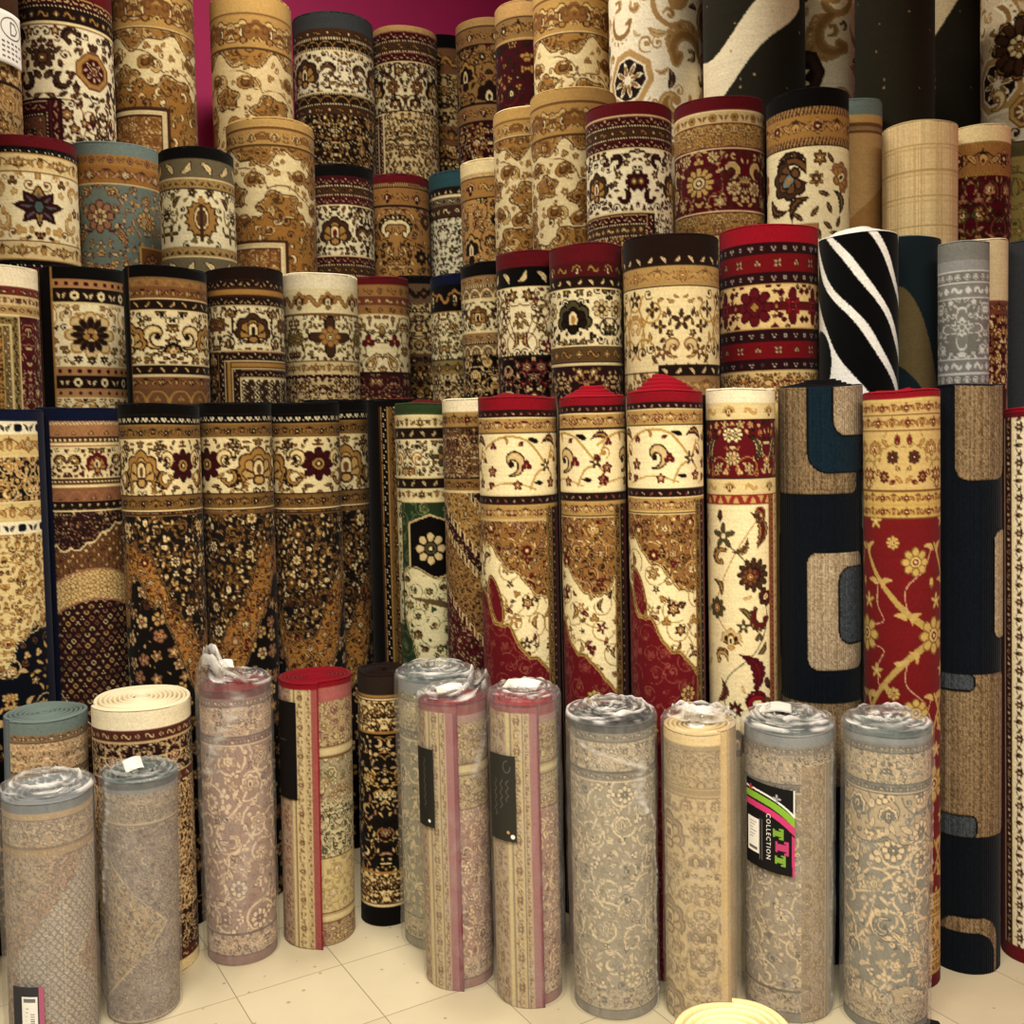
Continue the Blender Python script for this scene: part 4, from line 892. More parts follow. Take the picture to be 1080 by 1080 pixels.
# ---------------- fourth row
r4('da', -20, 77, 139, 3.55, 'maroon-topped cream rug roll with a large dark lotus, fourth row at the left edge',
   D([(12, 'solid', 'mr'), (7, 'bell', 'bk', pal('bk crw dk dk cr'), 8), (1.2, 'solid', 'gd'), (18, 'flor', 'e2c890', pal('brd gd gdl mr cr'), 22), (1.2, 'solid', 'br'),
      (68, 'floral', 'f3e3b6', FL(4, 14, [pal('brd mrd gd mr cr'), pal('br gdl gd mr cr'), pal('gd gdl crd mr cr')], per=96, shift=8, vine=hx('b8a070'), big=(('lotus', 0, 32, 28, 0, pal('dk sld gd mrd cr')), ('acan', 36, 18, 12, .5, pal('gd gdl crd dk cr')), ('acan', 38, 52, 12, 2.5, pal('gd gdl crd dk cr')), ('tref', 24, 8, 6, 0, PB)), n=3, tries=80)), (1.2, 'solid', 'br'), (18, 'flor', 'e2c890', pal('brd gd gdl mr cr'), 22), (1.2, 'solid', 'gd'), (7, 'bell', 'bk', pal('bk crw dk dk cr'), 8)], solidf('mr')), edge='mr', coil='mr')
PSL = [pal('brd rs gdl mr cr'), pal('mrd crd gd mr cr'), pal('brd gdl rs dk cr')]
r4('db', 72, 168, 147, 3.6, 'slate-blue rug roll with a tan rosette and blue-grey top edge', D([(14, 'solid', 'sl'), (10, 'sqr', hx('a5763f'), pal('brd rs gdl dk cr'), 10), (1.2, 'solid', 'crd'), (18, 'flor', hx('9a6a35'), pal('brd rs crd mr cr'), 20), (1.5, 'solid', 'crd')],
   over(rollx(-18, fieldf)(hx('6c766c'), seed=8, sc=12, pals=PSL, vine=None, per=112, n=7, kinds=('dai8', 'palm', 'ros8', 'saz'), fill=('bud', 'tref', 'ros5', 'leafc'), big=(('dai8', 0, 32, 19, 0, pal('brd rs crd dk crd')), ('dai8', 0, 32, 10, 0, pal('brd crd rs dk crd')), ('saz', 22, 52, 14, .8, pal('brd gdl rs dk cr')), ('dai8', 52, 34, 11, 0, pal('brd gdl crd mr cr')))), lframe(27, [(1.5, 'solid', 'gdl'), (26, 'flor', hx('6b4326'), pal('dk rs gdl mr cr'), 26)], solidf(hx('66746e'))) if False else (lambda cv, y: (cv.rect(cv.w / 2 + 22, y + 60, cv.w / 2 + 70, cv.h, 'gdl'), cv.rect(cv.w / 2 + 24, y + 62, cv.w / 2 + 70, cv.h, hx('7a4e28')), cv.stamp('dai8', cv.w / 2 + 38, y + 78, 12, pal('dk rs gdl mr cr')), cv.stamp('ros5', cv.w / 2 + 56, y + 74, 7, pal('dk rs gdl mr cr')))))), edge='sl', coil='sl')
r4('dc', 165, 246, 154, 3.7, 'black-topped cream rug roll with a gold pomegranate, between slate-blue and gold rugs',
   D([(12, 'solid', 'bk'), (19, 'leaf', hx('6b6148'), pal('dk cr gd dk cr'), 22), (1.2, 'solid', 'cr'), (9, 'tri', hx('a88a55'), pal('dk brd gd dk cr'), 9), (1.2, 'solid', 'dk'),
      (58, 'floral', 'f1e3b8', FL(3, 12, [pal('dk ol brd dk cr'), pal('old ol gd dk cr')], per=82, shift=4, vine='ol', vw=.15, big=(('pome', 0, 30, 23, 0, pal('brd gd br gdl cr')), ('quad', 34, 44, 10, 0, pal('dk old gd dk cr')), ('leafc', 26, 12, 8, .7, pal('dk brd gd dk cr'))), n=2, tries=60)), (1.2, 'solid', 'dk'), (9, 'tri', hx('a88a55'), pal('dk brd gd dk cr'), 9), (1.2, 'solid', 'cr'), (19, 'leaf', hx('6b6148'), pal('dk cr gd dk cr'), 22)], solidf('bk')), edge='bk', coil='bk')
r4('dd', 236, 331, 123, 3.75, 'gold-topped rug roll with gold clouds on cream, taller than its fourth-row neighbours',
   goldcloud(21, 10, 16, -8, low=goldlow(102)), edge='gdl', coil='gdl', v=170)
DB4 = [(8, 'tri', 'mrd', pal('dk crd rs dk cr'), 7), (2, 'dots', 'dk', PL, 3), (8, 'ess', 'brd', pal('dk gd cr rs cr'), 9), (2, 'dots', 'dk', PL, 3), (8, 'tri', 'mrd', pal('dk crd rs dk cr'), 7)]
r4('de', 319, 394, 172, 3.9, 'black-topped rug roll with dark maroon pearl borders and oval flower, behind the white-topped roll', D([(13, 'solid', 'bk')] + DB4 + [(1.5, 'solid', 'cr'), (50, 'floral', 'e9dab0', FL(7, 10, [pal('dk brd gd dk cr'), pal('dk dk br mr cr')], per=76, shift=-6, vine='dk', vw=.16, big=(('palm', 0, 26, 18, 0, pal('dk brd gd mr cr')), ('acan', 26, 30, 12, .5, pal('dk dk br dk cr'))), n=3)), (1.5, 'solid', 'cr')] + DB4, fieldf('mrd', seed=3, sc=8, pals=[PD])), edge='bk', coil='bk')
PTF = [pal('dk rs gdl mr cr'), pal('dk gdl cr dk cr'), pal('dk brd gd mr cr')]
r4('df', 378, 453, 182, 4.0, 'maroon-topped rug roll with a rope border and tan starburst flowers, in the corner', D([(10, 'solid', 'mr'), (4, 'rope', 'brd', pal('dk gdl gdl dk cr'), 5), (1, 'solid', 'dk'), (18, 'lotus', hx('96693a'), pal('dk gd dk mr cr'), 18), (1.5, 'solid', 'dk')], fieldf(hx('a67840'), seed=5, sc=12, pals=PTF, vine='br', per=70, kinds=('acan', 'dai12', 'ros8', 'fan'), big=(('acan', 24, 24, 17, .4, pal('dk gdl cr dk cr')), ('dai8', 8, 50, 9, 0, PK)))), edge='mr', coil='mr')
r4('dg', 449, 524, 179, 4.08, 'teal-topped cream rug roll with dark leaves, in the corner', D([(17, 'solid', 'tq'), (8, 'ring', 'dk', PL, 8), (2, 'solid', 'cr'), (8, 'ess', hx('6b5a45'), PL), (12, 'ess', 'brd', PL, 12), (1.5, 'solid', 'dk')], fieldf('e4dcb8', seed=5, sc=8, pals=[pal('dk old ol dk cr'), pal('dk brd rs dk cr')], vine=None, per=46, kinds=('ros6', 'acan'), fill=('leafc', 'leaf', 'quad', 'bud'))), edge='tq', coil='tq')
r4('dh', 482, 560, 165, 3.95, 'cream-topped brown rug roll with tan rope edge and fan palmettes', D([(15, 'solid', 'cr'), (4, 'rope', 'crd', pal('dk gd br dk cr'), 6), (1, 'solid', 'dk'), (20, 'lotus', hx('a5773f'), pal('dk gdl dk mr cr'), 20), (1.5, 'solid', 'dk')], fieldf(hx('b8894e'), seed=7, sc=12, pals=PTF, vine='br', per=70, big=(('dai12', 0, 22, 14, 0, pal('dk gdl dk dk cr')), ('fan', 35, 50, 19, 0, pal('dk gdl dk dk cr'))))), edge='cr', coil='cr')
r4('di', 517, 600, 111, 3.7, 'cream-topped gold arabesque rug roll, narrower of the two touching ones', goldcloud(33, 12, 16, -16), edge='cr', coil='crw', v=180)
r4('dj', 556, 651, 91, 3.6, 'tan-topped gold arabesque rug roll half behind the maroon-topped cream one', goldcloud(37, 14, 32, 2), edge='gdl', coil='gdl', v=190)
r4('dk', 614, 709, 106, 3.45, 'maroon-topped cream rug roll with dark pearl borders, in front of the tan-topped gold one', D([(14, 'solid', 'mr'), (1, 'solid', 'cr'), (9, 'tri', 'mrd', pal('dk crd rs dk cr'), 9), (2.4, 'dots', 'dk', PL, 3), (9, 'ess', 'brd', pal('dk gd cr rs cr'), 12), (2.4, 'dots', 'dk', PL, 3), (9, 'tri', 'mrd', pal('dk crd rs dk cr'), 9), (1.8, 'solid', 'cr'),
   (62, 'floral', 'f1e3bd', FL(17, 13, [pal('dk mrd gd mr cr'), pal('dk brd br gd cr')], per=104, shift=10, vine=hx('7a5330'), vw=.15, big=(('dai8', 4, 32, 11, 0, pal('dk mrd br gd cr')), ('palm', 52, 34, 19, 0, pal('dk brd gd mr cr')), ('acan', 20, 14, 11, .7, pal('dk dk mrd dk cr')), ('acan', 18, 50, 11, 2.2, pal('dk dk mrd dk cr'))), n=4, tries=200)), (1.5, 'solid', 'cr')],
   over(fieldf('f1e3bd', seed=9, sc=9, pals=[PB1]), lframe(30, [(1.5, 'solid', 'dk'), (9, 'tri', 'mrd', PL, 8), (2.4, 'dots', 'dk', PL, 3), (9, 'ess', 'brd', PD, 9), (2.4, 'dots', 'dk', PL, 3)], fieldf('mrd', seed=2, sc=7, pals=[PD]), right=False))), edge='mr', coil='mr', v=150)
RGB_ = [(12, 'sqr', 'crd', pal('br gd mr dk cr'), 12), (1.2, 'solid', 'mr'), (22, 'floral', hx('b28a48'), FL(2, 7, [pal('br crd gd mr cr')], vine='br', per=34, kinds=('ros6', 'quad'))), (1.2, 'solid', 'mr')]
r4('dl', 708, 806, 99, 3.4, 'maroon-topped rug roll with a dark red field of cream flowers between gold bands', D([(15, 'solid', 'mr'), (1.5, 'solid', 'cr')] + RGB_ + [(1.5, 'solid', 'cr'), (62, 'floral', hx('560f18'), FL(3, 12, [pal('brd crd gdl mr cr'), pal('brd gdl crd mr cr')], per=92, shift=-22, vine='rs', big=(('dai12', 0, 32, 18, 0, pal('brd gdl crd dk cr')), ('split', 30, 22, 13, .5, pal('brd crd gdl mr cr')), ('dai8', 34, 40, 9, 0, pal('brd crd gdl mr cr'))), n=4, kinds=('dai8', 'ros6', 'quad'))), (1.5, 'solid', 'cr')] + RGB_[::-1], fieldf('mr', seed=1, sc=9, pals=[PV])), edge='mr', coil='mr')
def roses(cv, y):
    c = cv.w / 2; cv.rect(0, y, cv.w, cv.h, hx('f1e0b0')); BR_ = pal('dk brd br gd cr'); rnd = random.Random(4)
    for o in (-cv.w / 2.6, 0, cv.w / 2.6):
        for (k, dx, dy, R, a, p) in (('acan', -26, 26, 25, .5, BR_), ('palm', -22, 34, 22, 2.2, pal('dk brd br gd sl')), ('saz', -12, 60, 16, 2.6, BR_), ('saz', -36, 60, 16, -2., BR_), ('ros6', 14, 12, 9, 0, pal('dk br gd dk cr')), ('ros6', 10, 33, 9, 0, pal('dk gd br dk cr')), ('palm', 42, 30, 17, -1, pal('br rs gd dk cr')), ('saz', 38, 54, 14, .4, pal('dk old ol dk cr'))): cv.stamp(k, c + o + dx, y + dy, R, p, a)
        for (dx, dy, a) in ((-10, 70, .9), (8, 66, -.7), (24, 62, .5), (26, 12, .6), (0, 6, -1), (22, 80, .9), (36, 76, -.5), (18, 48, 1.2), (-2, 50, .2), (30, 88, 1.4), (12, 88, .2)): cv.stamp('leaf', c + o + dx, y + dy, 7, pal('dk brd gd dk cr'), a, test=.1)
    cv.rect(c - 60, y + 78, c + 12, y + 92, hx('a5754a')); cv.stroke([(c - 60, y + 78), (c + 12, y + 78), (c + 12, y + 92)], 1.2, 'br')
r4('dm', 806, 895, 92, 3.35, 'black-topped rug roll with a tan leaf border and brown roses on cream', D([(19, 'solid', 'bk'), (8, 'rope', hx('b08552'), pal('br brd brd dk cr'), 8), (22, 'flor', hx('a5793f'), pal('brd gdl mr dk cr'), 22), (8, 'rope', hx('b08552'), pal('br brd brd dk cr'), 8), (1, 'solid', 'dk')],
   roses), edge='bk', coil='bk', v=155)
r4('dn', 862, 930, 103, 3.5, 'slim slate-topped rug roll with a tan field, left of the plain beige one', D([(17, 'solid', 'sl'), (8, 'solid', 'gdl'), (3, 'solid', 'br'), (5, 'solid', hx('9a7a50')), (2, 'solid', 'br')], lambda cv, y: (cv.rect(0, y, cv.w, cv.h, hx('bf9862')), cv.mask((lambda X, V: V > y + 70 - (X - cv.w / 2 - 20) * .8)(*cv.grid()), Cv(cv.w, cv.h, hx('a57a45')).a))), edge='sl', coil='sl', mat=PLAIN)
def plaid(w, h, r):
    cv = Cv(w, h, hx('dcc08c')); rng = np.random.default_rng(3); cv.a *= (1 + np.repeat(rng.normal(0, .05, (1, cv.W, 1)), cv.H, 0))
    for x in np.arange(-92, 100, 22):
        for o in (0, 3, 6): cv.rect(w / 2 + x + o, 26, w / 2 + x + o + 1.3, h, hx('c3a673'))
    for y in (24, 50, 76, 106, 132): cv.rect(0, y, w, y + 1.6, hx('b3935f')); cv.rect(0, y + 5, w, y + 6.2, hx('c3a673'))
    return cv
r4('do', 929, 1009, 125, 3.35, 'plain beige rug roll with a faint woven check', plaid, edge='crd', coil='crd', mat=PLAIN)
r4('dp', 984, 1064, 130, 3.4, 'cream-topped rug roll with a gold flower band over dark maroon field', D([(18, 'solid', 'cr'), (5, 'rope', hx('a5793f'), PB1, 7), (24, 'flor', hx('96693a'), pal('dk gdl mr dk cr'), 24), (5, 'rope', hx('a5793f'), PB1, 7)], fieldf(hx('4a0d15'), seed=3, sc=14, pals=[pal('dk brd gd mr cr'), pal('brd rs gdl mr cr'), pal('dk old gd mr cr')], vine='br', per=70)), edge='cr', coil='crw')
r4('dq', 1030, 1112, 146, 3.5, 'olive-topped mottled green-gold rug roll at the picture edge', D([(16, 'solid', 'old'), (8, 'solid', hx('8a7a44'))], fieldf(hx('8b7a42'), seed=5, sc=16, pals=[PO, pal('old gdl ol dk cr')], vine='old', kinds=('split', 'cloud', 'saz'))), edge='old', coil='old', mat=PLAIN)

# ---------------- third row
r3('ca', -48, 37, 277, 3.25, 'ivory-topped dark red rug roll at the left edge of the third row', D([(22, 'solid', 'crw'), (9, 'ess', hx('6b2a22'), pal('dk crd rs dk cr'), 11), (10, 'flor', 'crd', pal('brd rs mr dk cr'), 14), (9, 'ess', hx('b0905a'), pal('brd br crd dk cr')), (1.5, 'solid', 'cr')],
   over(fieldf(hx('4e1015'), seed=5, sc=11, pals=[pal('dk rs crd mr cr'), pal('dk crd rs mr cr')], vine='rs', per=70), lframe(22, [(1.5, 'solid', 'crd'), (8, 'flor', hx('8a7a4a'), PB1), (1.5, 'solid', 'crd'), (8, 'tri', hx('6b5a38'), PL)], fieldf('gd', seed=1, sc=7, pals=[PB1]), right=False))), edge='crw', coil='crw')
def seamside(des, uo, rows, y0=0):
    return sidebar(des, [(uo, y0, rows, False)], None)
MEDC = pal('dk gd cr dk cr')
r3('cb', 36, 131, 279, 3.35, 'black-bound rug roll with one large dark flower on cream, left of two black ones', 
   sidebar(D([(14, 'solid', 'bk'), (9, 'dots', hx('ad7f52'), pal('dk mrd br dk cr'), 10), (15, 'sqr', 'dk', pal('dk cr rs dk cr'), 14), (1.5, 'solid', 'cr'), (62, 'floral', 'efe0b4', FL(2, 12, [PB1, pal('br crd gd dk cr')], per=92, shift=8, vine='gd', big=(('dai8', 0, 31, 27, 0, pal('gd crd crd dk cr')), ('dai12', 0, 31, 20, 0, pal('brd dk crd brd cr')), ('tref', 0, 31, 9, 0, pal('dk gd dk dk cr')), ('ros6', 0, 57, 5, 0, PK), ('ros6', 12, 56, 5, 0, PK)), n=2, tries=120)), (1.5, 'solid', 'cr'), (9, 'dots', hx('ad7f52'), pal('dk mrd br dk cr'), 10), (14, 'sqr', 'dk', pal('dk cr rs dk cr'), 14), (8, 'dots', hx('ad7f52'), pal('dk mrd br dk cr'), 10), (1.5, 'solid', 'cr')], fieldf('e9d6a2', seed=4, sc=12, pals=[PB1, PG], vine='dk')),
           [(-29, 0, [(1.5, 'solid', 'gd'), (22, 'solid', 'bk'), (10, 'flor', hx('8d6840'), PB1), (20, 'solid', 'bk')], False)], None), edge='bk', coil='bk', seam=-48, sdir=1)
r3('cc', 127, 218, 279, 3.45, 'black-bound rug roll with S-shaped scrolls on cream, middle of three black-topped ones', 
   sidebar(D([(13, 'solid', 'bk'), (9, 'scal', hx('8d6840'), pal('br gd gdl dk cr'), 18), (12, 'flor', hx('7a5030'), pal('dk gd gdl mr cr'), 16), (1.2, 'solid', 'cr'), (10, 'leaf', 'dk', pal('dk gd cr dk cr'), 13), (1.2, 'solid', 'cr'),
      (54, 'floral', 'eddbab', FL(9, 11, [PB1, pal('dk brd gd dk cr')], per=84, shift=6, vine='dk', vw=.22, big=(('split', 14, 26, 17, .2, pal('dk gdl cr dk cr')), ('palm', 42, 28, 20, 0, pal('dk gd gdl dk cr')), ('fan', 0, 40, 10, 0, PK)), n=3, tries=140)), (1.2, 'solid', 'cr'), (10, 'leaf', 'dk', pal('dk gd cr dk cr'), 13), (1.2, 'solid', 'cr'), (12, 'flor', hx('7a5030'), pal('dk gd gdl mr cr'), 16), (16, 'scal', hx('6b4a30'), pal('br gd gdl dk cr'), 22)], solidf('brd')),
           [(-40, 0, [(1.5, 'solid', 'br'), (40, 'solid', 'bk')], False)], None), edge='bk', coil='bk', seam=-60, sdir=1)
r3('cd', 214, 299, 281, 3.55, 'dark-brown-topped rug roll with stepped inner corner, rightmost of three dark-topped ones', D([(12, 'solid', 'dk'), (9, 'tri', 'dk', pal('dk crd rs dk cr'), 9), (9, 'dash', 'brd', pal('dk gd gd dk cr'), 4), (9, 'tri', 'dk', pal('dk crd rs dk cr'), 9), (1.5, 'solid', 'crd'),
   (44, 'floral', 'eadaae', FL(7, 9, [PB1, pal('dk brd gd dk cr')], per=80, shift=8, vine='dk', vw=.18, big=(('palm', 0, 22, 19, 0, pal('dk brd gd dk cr')), ('dai8', 34, 18, 9, 0, pal('dk br gd dk cr'))), n=3, tries=140)), (1.5, 'solid', 'crd')],
   over(fieldf('dk', seed=2, sc=8, pals=[PD]), lframe(-34, [(9, 'tri', 'dk', pal('dk crd rs dk cr'), 9), (1.3, 'solid', 'crd'), (7, 'dash', 'brd', pal('dk gd gd dk cr'), 4), (1.3, 'solid', 'crd'), (8, 'tri', 'dk', pal('dk crd rs dk cr'), 9), (1.3, 'solid', 'crd')], lambda cv, y: cv.paste(dense(cv.w, cv.h - y, 'e0cfa0', [pal('dk brd cr dk cr')], 8, ('dia', 'ring'), .5), y), right=True))), edge='dk', coil='dk')
r3('ce', 295, 378, 287, 3.65, 'ivory-topped rug roll with a tan quatrefoil flower on cream', D([(16, 'solid', 'crw'), (26, 'lotus', 'ead9a8', pal('br gd ol brd cr'), 17), (1.5, 'solid', 'br'), (46, 'floral', 'eedeae', FL(4, 9, [pal('brd ol gd dk cr'), pal('dk brd gd dk cr')], per=78, shift=10, vine='ol', big=(('quad', 0, 22, 24, 0, pal('dk brd gd rs cr')), ('dai8', 0, 22, 12, 0, pal('br gd gdl dk cr')), ('dai8', 34, 24, 9, 0, pal('brd ol gd dk cr'))), n=3, tries=180)), (1.5, 'solid', 'br'), (13, 'flor', 'd8c28c', pal('br gd ol brd cr'), 14), (4, 'tri', 'mrd', PL, 5)], fieldf(hx('d0b682'), seed=5, sc=9, pals=[pal('dk mrd gd dk cr'), pal('dk brd gd dk cr')], vine='mrd', per=50)), edge='crw', coil='crw')
r3('cf', 354, 432, 291, 3.75, 'maroon-topped rug roll with a slender flower stem on cream, right of the ivory-topped one', D([(9, 'solid', 'mr'), (12, 'ess', hx('9a7040'), pal('dk gd rs dk cr'), 13), (9, 'ess', hx('6b3a2a'), PD, 11), (9, 'ess', hx('9a7040'), pal('dk gd rs dk cr'), 13), (1.5, 'solid', 'cr'), (58, 'floral', 'e8d7a8', FL(5, 11, [pal('brd ol gd mr cr'), PB1], per=66, shift=8, vine='ol', big=(('tref', 16, 26, 9, 0, PM), ('boteh', 10, 48, 13, 1.2, pal('brd crd gd dk cr'))), n=3, tries=70)), (2, 'solid', 'dk')], fieldf(hx('3b1418'), seed=5, sc=8, pals=[pal('dk rs gdl dk cr')], vine='rs', per=40)), edge='mr', coil='mr')
r3('cg', 404, 476, 291, 4.5, 'black-topped dark rug roll squeezed into the corner beside the navy-topped one', D([(8, 'solid', 'bk'), (20, 'ess', hx('5a4530'), PK, 12), (52, 'floral', hx('b8a070'), FL(5, 8, [PK, pal('dk brd gd dk cr')], per=50, vine='dk')), (12, 'flor', hx('5a4530'), PK, 12)], fieldf('dk', seed=3, sc=8, pals=[PD, PO], vine='ol')), edge='bk', coil='bk')
r3('ch', 450, 522, 289, 3.8, 'navy-topped rug roll with cream field and black blossoms in the corner', D([(11, 'solid', 'nv'), (26, 'lotus', 'bk', pal('dk gd ol dk cr'), 17), (1.5, 'solid', 'gd'), (48, 'floral', 'e6d8a8', FL(6, 8, [pal('dk ol gd brd cr'), PB1], per=44, vine='ol', n=5)), (1.5, 'solid', 'dk'), (14, 'flor', hx('8a7a4a'), PB1, 12)], fieldf('crd', seed=5, sc=8, pals=[PK, PB1], vine='dk', per=40)), edge='nv', coil='nv')
r3('ci', 482, 556, 276, 3.6, 'black-topped rug roll with an oval palmette band, beside the narrow maroon-topped one', D([(14, 'solid', 'bk'), (9, 'ess', hx('9a7850'), pal('dk gd crd dk cr'), 11), (2.4, 'dots', 'dk', PL, 3), (11, 'scal', hx('7a6040'), PL, 14), (2, 'solid', 'cr'), (31, 'floral', 'e8d8a8', FL(8, 8, [PB1, PK], per=56, shift=-18, vine='dk', big=(('palm', 0, 16, 13, 0, pal('dk br gd dk cr')), ('acan', 18, 16, 9, .5, PK)), n=2)), (2, 'solid', 'cr'), (9, 'ess', hx('9a7850'), pal('dk gd crd dk cr'), 11), (2.4, 'dots', 'dk', PL, 3), (11, 'scal', hx('7a6040'), PL, 14)], fieldf('bk', seed=3, sc=9, pals=[pal('dk gd crd dk cr'), pal('gd cr gd dk cr')], vine='crd', per=44)), edge='bk', coil='bk')
r3('cj', 519, 602, 264, 3.4, 'maroon-topped rug roll with white lilies on a black band over cream', D([(17, 'solid', 'mr'), (19, 'leaf', 'bk', pal('dk cr rs dk cr'), 22), (2, 'solid', 'cr'), (68, 'floral', 'f1e2b4', FL(9, 13, [pal('dk brd gd mr cr'), pal('brd mr gdl dk cr'), pal('dk ol gd dk cr')], per=84, shift=-14, vine='br', n=7, kinds=('star', 'saz', 'split', 'ros6'), tries=90)), (2, 'solid', 'dk')], fieldf('bk', seed=4, sc=12, pals=[pal('dk mr rs gd cr'), pal('dk crd rs mr cr')], vine='rs', per=60)), edge='mr', coil='mr')
r3('ck', 575, 657, 256, 3.3, 'maroon-topped rug roll with a paisley band under a leafy cream one', D([(19, 'solid', 'mr'), (15, 'lotus', hx('4a1416'), pal('dk gd cr mr cr'), 18), (11, 'leaf', 'dk', pal('dk cr gd dk cr'), 13), (1.5, 'solid', 'cr'), (56, 'floral', 'f1e1b3', FL(4, 12, [pal('bk dk ol gd cr'), pal('dk old gd mr cr')], per=80, shift=-14, vine='dk', vw=.16, big=(('palm', 0, 28, 21, 0, pal('bk old dk gd cr')), ('dai8', 30, 20, 11, 0, pal('dk crd old gd cr'))), n=4, tries=160)), (2, 'solid', 'cr'), (16, 'ess', hx('5a4428'), pal('dk gd crd dk cr'), 16), (4, 'dash', 'dk', PL, 3)], fieldf(hx('2a1416'), seed=4, sc=12, pals=[pal('dk gd crd mr cr'), pal('dk crd gd brd cr')], vine='rs', per=64, kinds=('boteh', 'split', 'boteh', 'dai8'), n=6)), edge='mr', coil='mr')
r3('cl', 653, 759, 246, 3.2, 'dark-brown-topped cream rug roll with thin vines and brown stars, beside the bright red one', D([(20, 'solid', 'dk'), (12, 'leaf', 'dk', pal('dk cr rs dk cr'), 15), (20, 'flor', hx('b08d54'), pal('br gdl gd brd cr'), 26), (1.4, 'solid', 'dk'), (86, 'floral', 'e9d5a0', FL(10, 15, [pal('dk brd gd dk cr'), pal('brd gd gdl dk cr')], per=116, shift=12, vine=hx('a8813f'), vw=.13, big=(('star', 0, 34, 13, 0, pal('dk brd gd dk cr')), ('quad', 24, 40, 8, 0, pal('dk brd gd dk cr')), ('acan', 52, 40, 15, .4, pal('gd gdl crd dk cr')), ('split', 8, 62, 14, .4, pal('br gdl crd brd cr')), ('star', 22, 66, 10, .4, pal('dk br gd dk cr'))), n=3, tries=46, kinds=('quad', 'curl', 'star'))), (1.4, 'solid', 'dk')],
   over(fieldf('e9d5a0', seed=11, sc=12, pals=[PB1, PG]), lambda cv, y: [bands(cv2, y - 8, [(12, 'leaf', 'dk', pal('dk cr rs dk cr'), 15), (20, 'flor', hx('96744a'), pal('br gdl gd brd cr'), 26)]) and cv.mask((cv.grid()[0] > cv.w / 2 - 14) & (cv.grid()[1] > y - 8), cv2.a) for cv2 in [Cv(cv.w, cv.h, 'dk')]])), edge='dk', coil='dk', v=165)
RG1 = [None, hx('2a1012'), hx('a8a090'), hx('8a2a28'), C['dk'], C['crd']]; RG2 = [None, hx('2a1012'), hx('b59a70'), hx('5c1116'), C['crd'], C['crd']]
RDT = [(12, 'tref', hx('2b1013'), RG1, 12), (18, 'small', hx('741318'), RG2, 20), (12, 'tref', hx('2b1013'), RG1, 12), (1.2, 'solid', 'gdl')]
RM = pal('mrd mr gd mrd gdl')
r3('cm', 755, 863, 235, 3.1, 'bright red rug roll with red medallions on a gold band, left of the zebra one', D([(19, 'solid', 'rdb')] + RDT + [(44, 'floral', 'ecc98a', FL(6, 9, [pal('dk mr brd dk cr'), RM], per=110, shift=-14, vine=None, big=(('dai8', 0, 22, 22, 0, pal('mrd mr rs mrd gdl')), ('dia', 0, 22, 12, 0, RM), ('quad', 40, 22, 21, 0, RM), ('quad', 40, 22, 12, .78, pal('mrd rd mr mrd gdl')), ('dia', 22, 22, 7, 0, RM)), n=0, tries=120, fill=('sq', 'ros5'))), (1.2, 'solid', 'gdl')] + RDT + [(1.5, 'solid', 'cr')], fieldf('e0bc78', seed=5, sc=9, pals=[pal('brd orr gd mr cr'), pal('brd gd gdl mr cr')], vine='mr', per=60)), edge='rdb', coil='rdb', v=185)
def zebra(w, h, r):
    cv = Cv(w, h, hx('080808')); X, V = cv.grid(); u = X - w / 2; f = V - 1.32 * u + 4 * np.sin(u * .06 + 1) + 2 * np.sin(V * .09)
    for (lo, hi) in ((-92, -76), (-22, -9), (34, 47), (84, 98), (146, 196), (238, 254), (-150, -130)):
        k = (hi - lo) * .16 * np.sin(u * .05 + lo); m = (f > lo + k) & (f < hi + k * .5); cv.a[m] = C['wt']
    m = np.hypot((u + 52) / 22, (V - 130) / 34) < 1; cv.a[m & (f > 146)] = hx('080808')
    return cv
r3('cn', 861, 947, 244, 3.05, 'black and white zebra-striped rug roll', zebra, edge='wt', coil='wt', mat=PLAIN, tele=.03, turns=5, v=170)
r3('co', 918, 992, 248, 3.2, 'blue-black rug roll with an olive curve, between the zebra and the grey one', waves('161f24', '5d4f33', lambda x, V: (V > 50 + .045 * np.maximum(x + 9, 0) ** 2) & (V < 128 + .02 * (x + 20) ** 2)), edge='tq', coil='tq', mat=PLAIN)
PGY = pal('gyl gy gyl gyl gyl'); PGY2 = [None, hx('c2c0b8'), hx('77756f'), hx('c9c7c0'), hx('77756f'), hx('d8d6ce')]
r3('cp', 987, 1043, 252, 3.2, 'silver-grey rug roll with raised white scrolls', D([(20, 'solid', hx('76756f')), (11, 'rope', hx('8a8982'), PGY, 6), (1.5, 'solid', 'gyl'), (10, 'ring', hx('6e6c66'), PGY2, 9), (1.5, 'solid', 'gyl'), (14, 'ess', hx('7a7872'), [None, C['gyl'], C['gyl'], C['gyl'], C['gyl'], C['gyl']], 13), (1.5, 'solid', 'gyl'), (60, 'floral', hx('6f6d67'), FL(5, 9, [PGY2], per=54, vine='gyl', vw=.2, big=(('quad', 0, 30, 24, 0, PGY2), ('lotus', 0, 28, 13, 0, PGY2)), n=2, tries=80)), (1.5, 'solid', 'gyl'), (14, 'ess', hx('7a7872'), [None, C['gyl'], C['gyl'], C['gyl'], C['gyl'], C['gyl']], 13), (1.5, 'solid', 'gyl'), (10, 'ring', hx('6e6c66'), PGY2, 9)], solidf(hx('6f6d67'))), edge='gy', coil='gy', v=160)
r3('cq', 1000, 1062, 250, 3.25, 'cream-topped rug roll peeping out behind the silver-grey and charcoal ones', D([(64, 'solid', 'd8c79e' and hx('cdbb92')), (14, 'flor', hx('6b3a30'), PB1)], fieldf('mrd', seed=3, sc=9, pals=[PD])), edge='crw', coil='crw', mat=PLAIN)
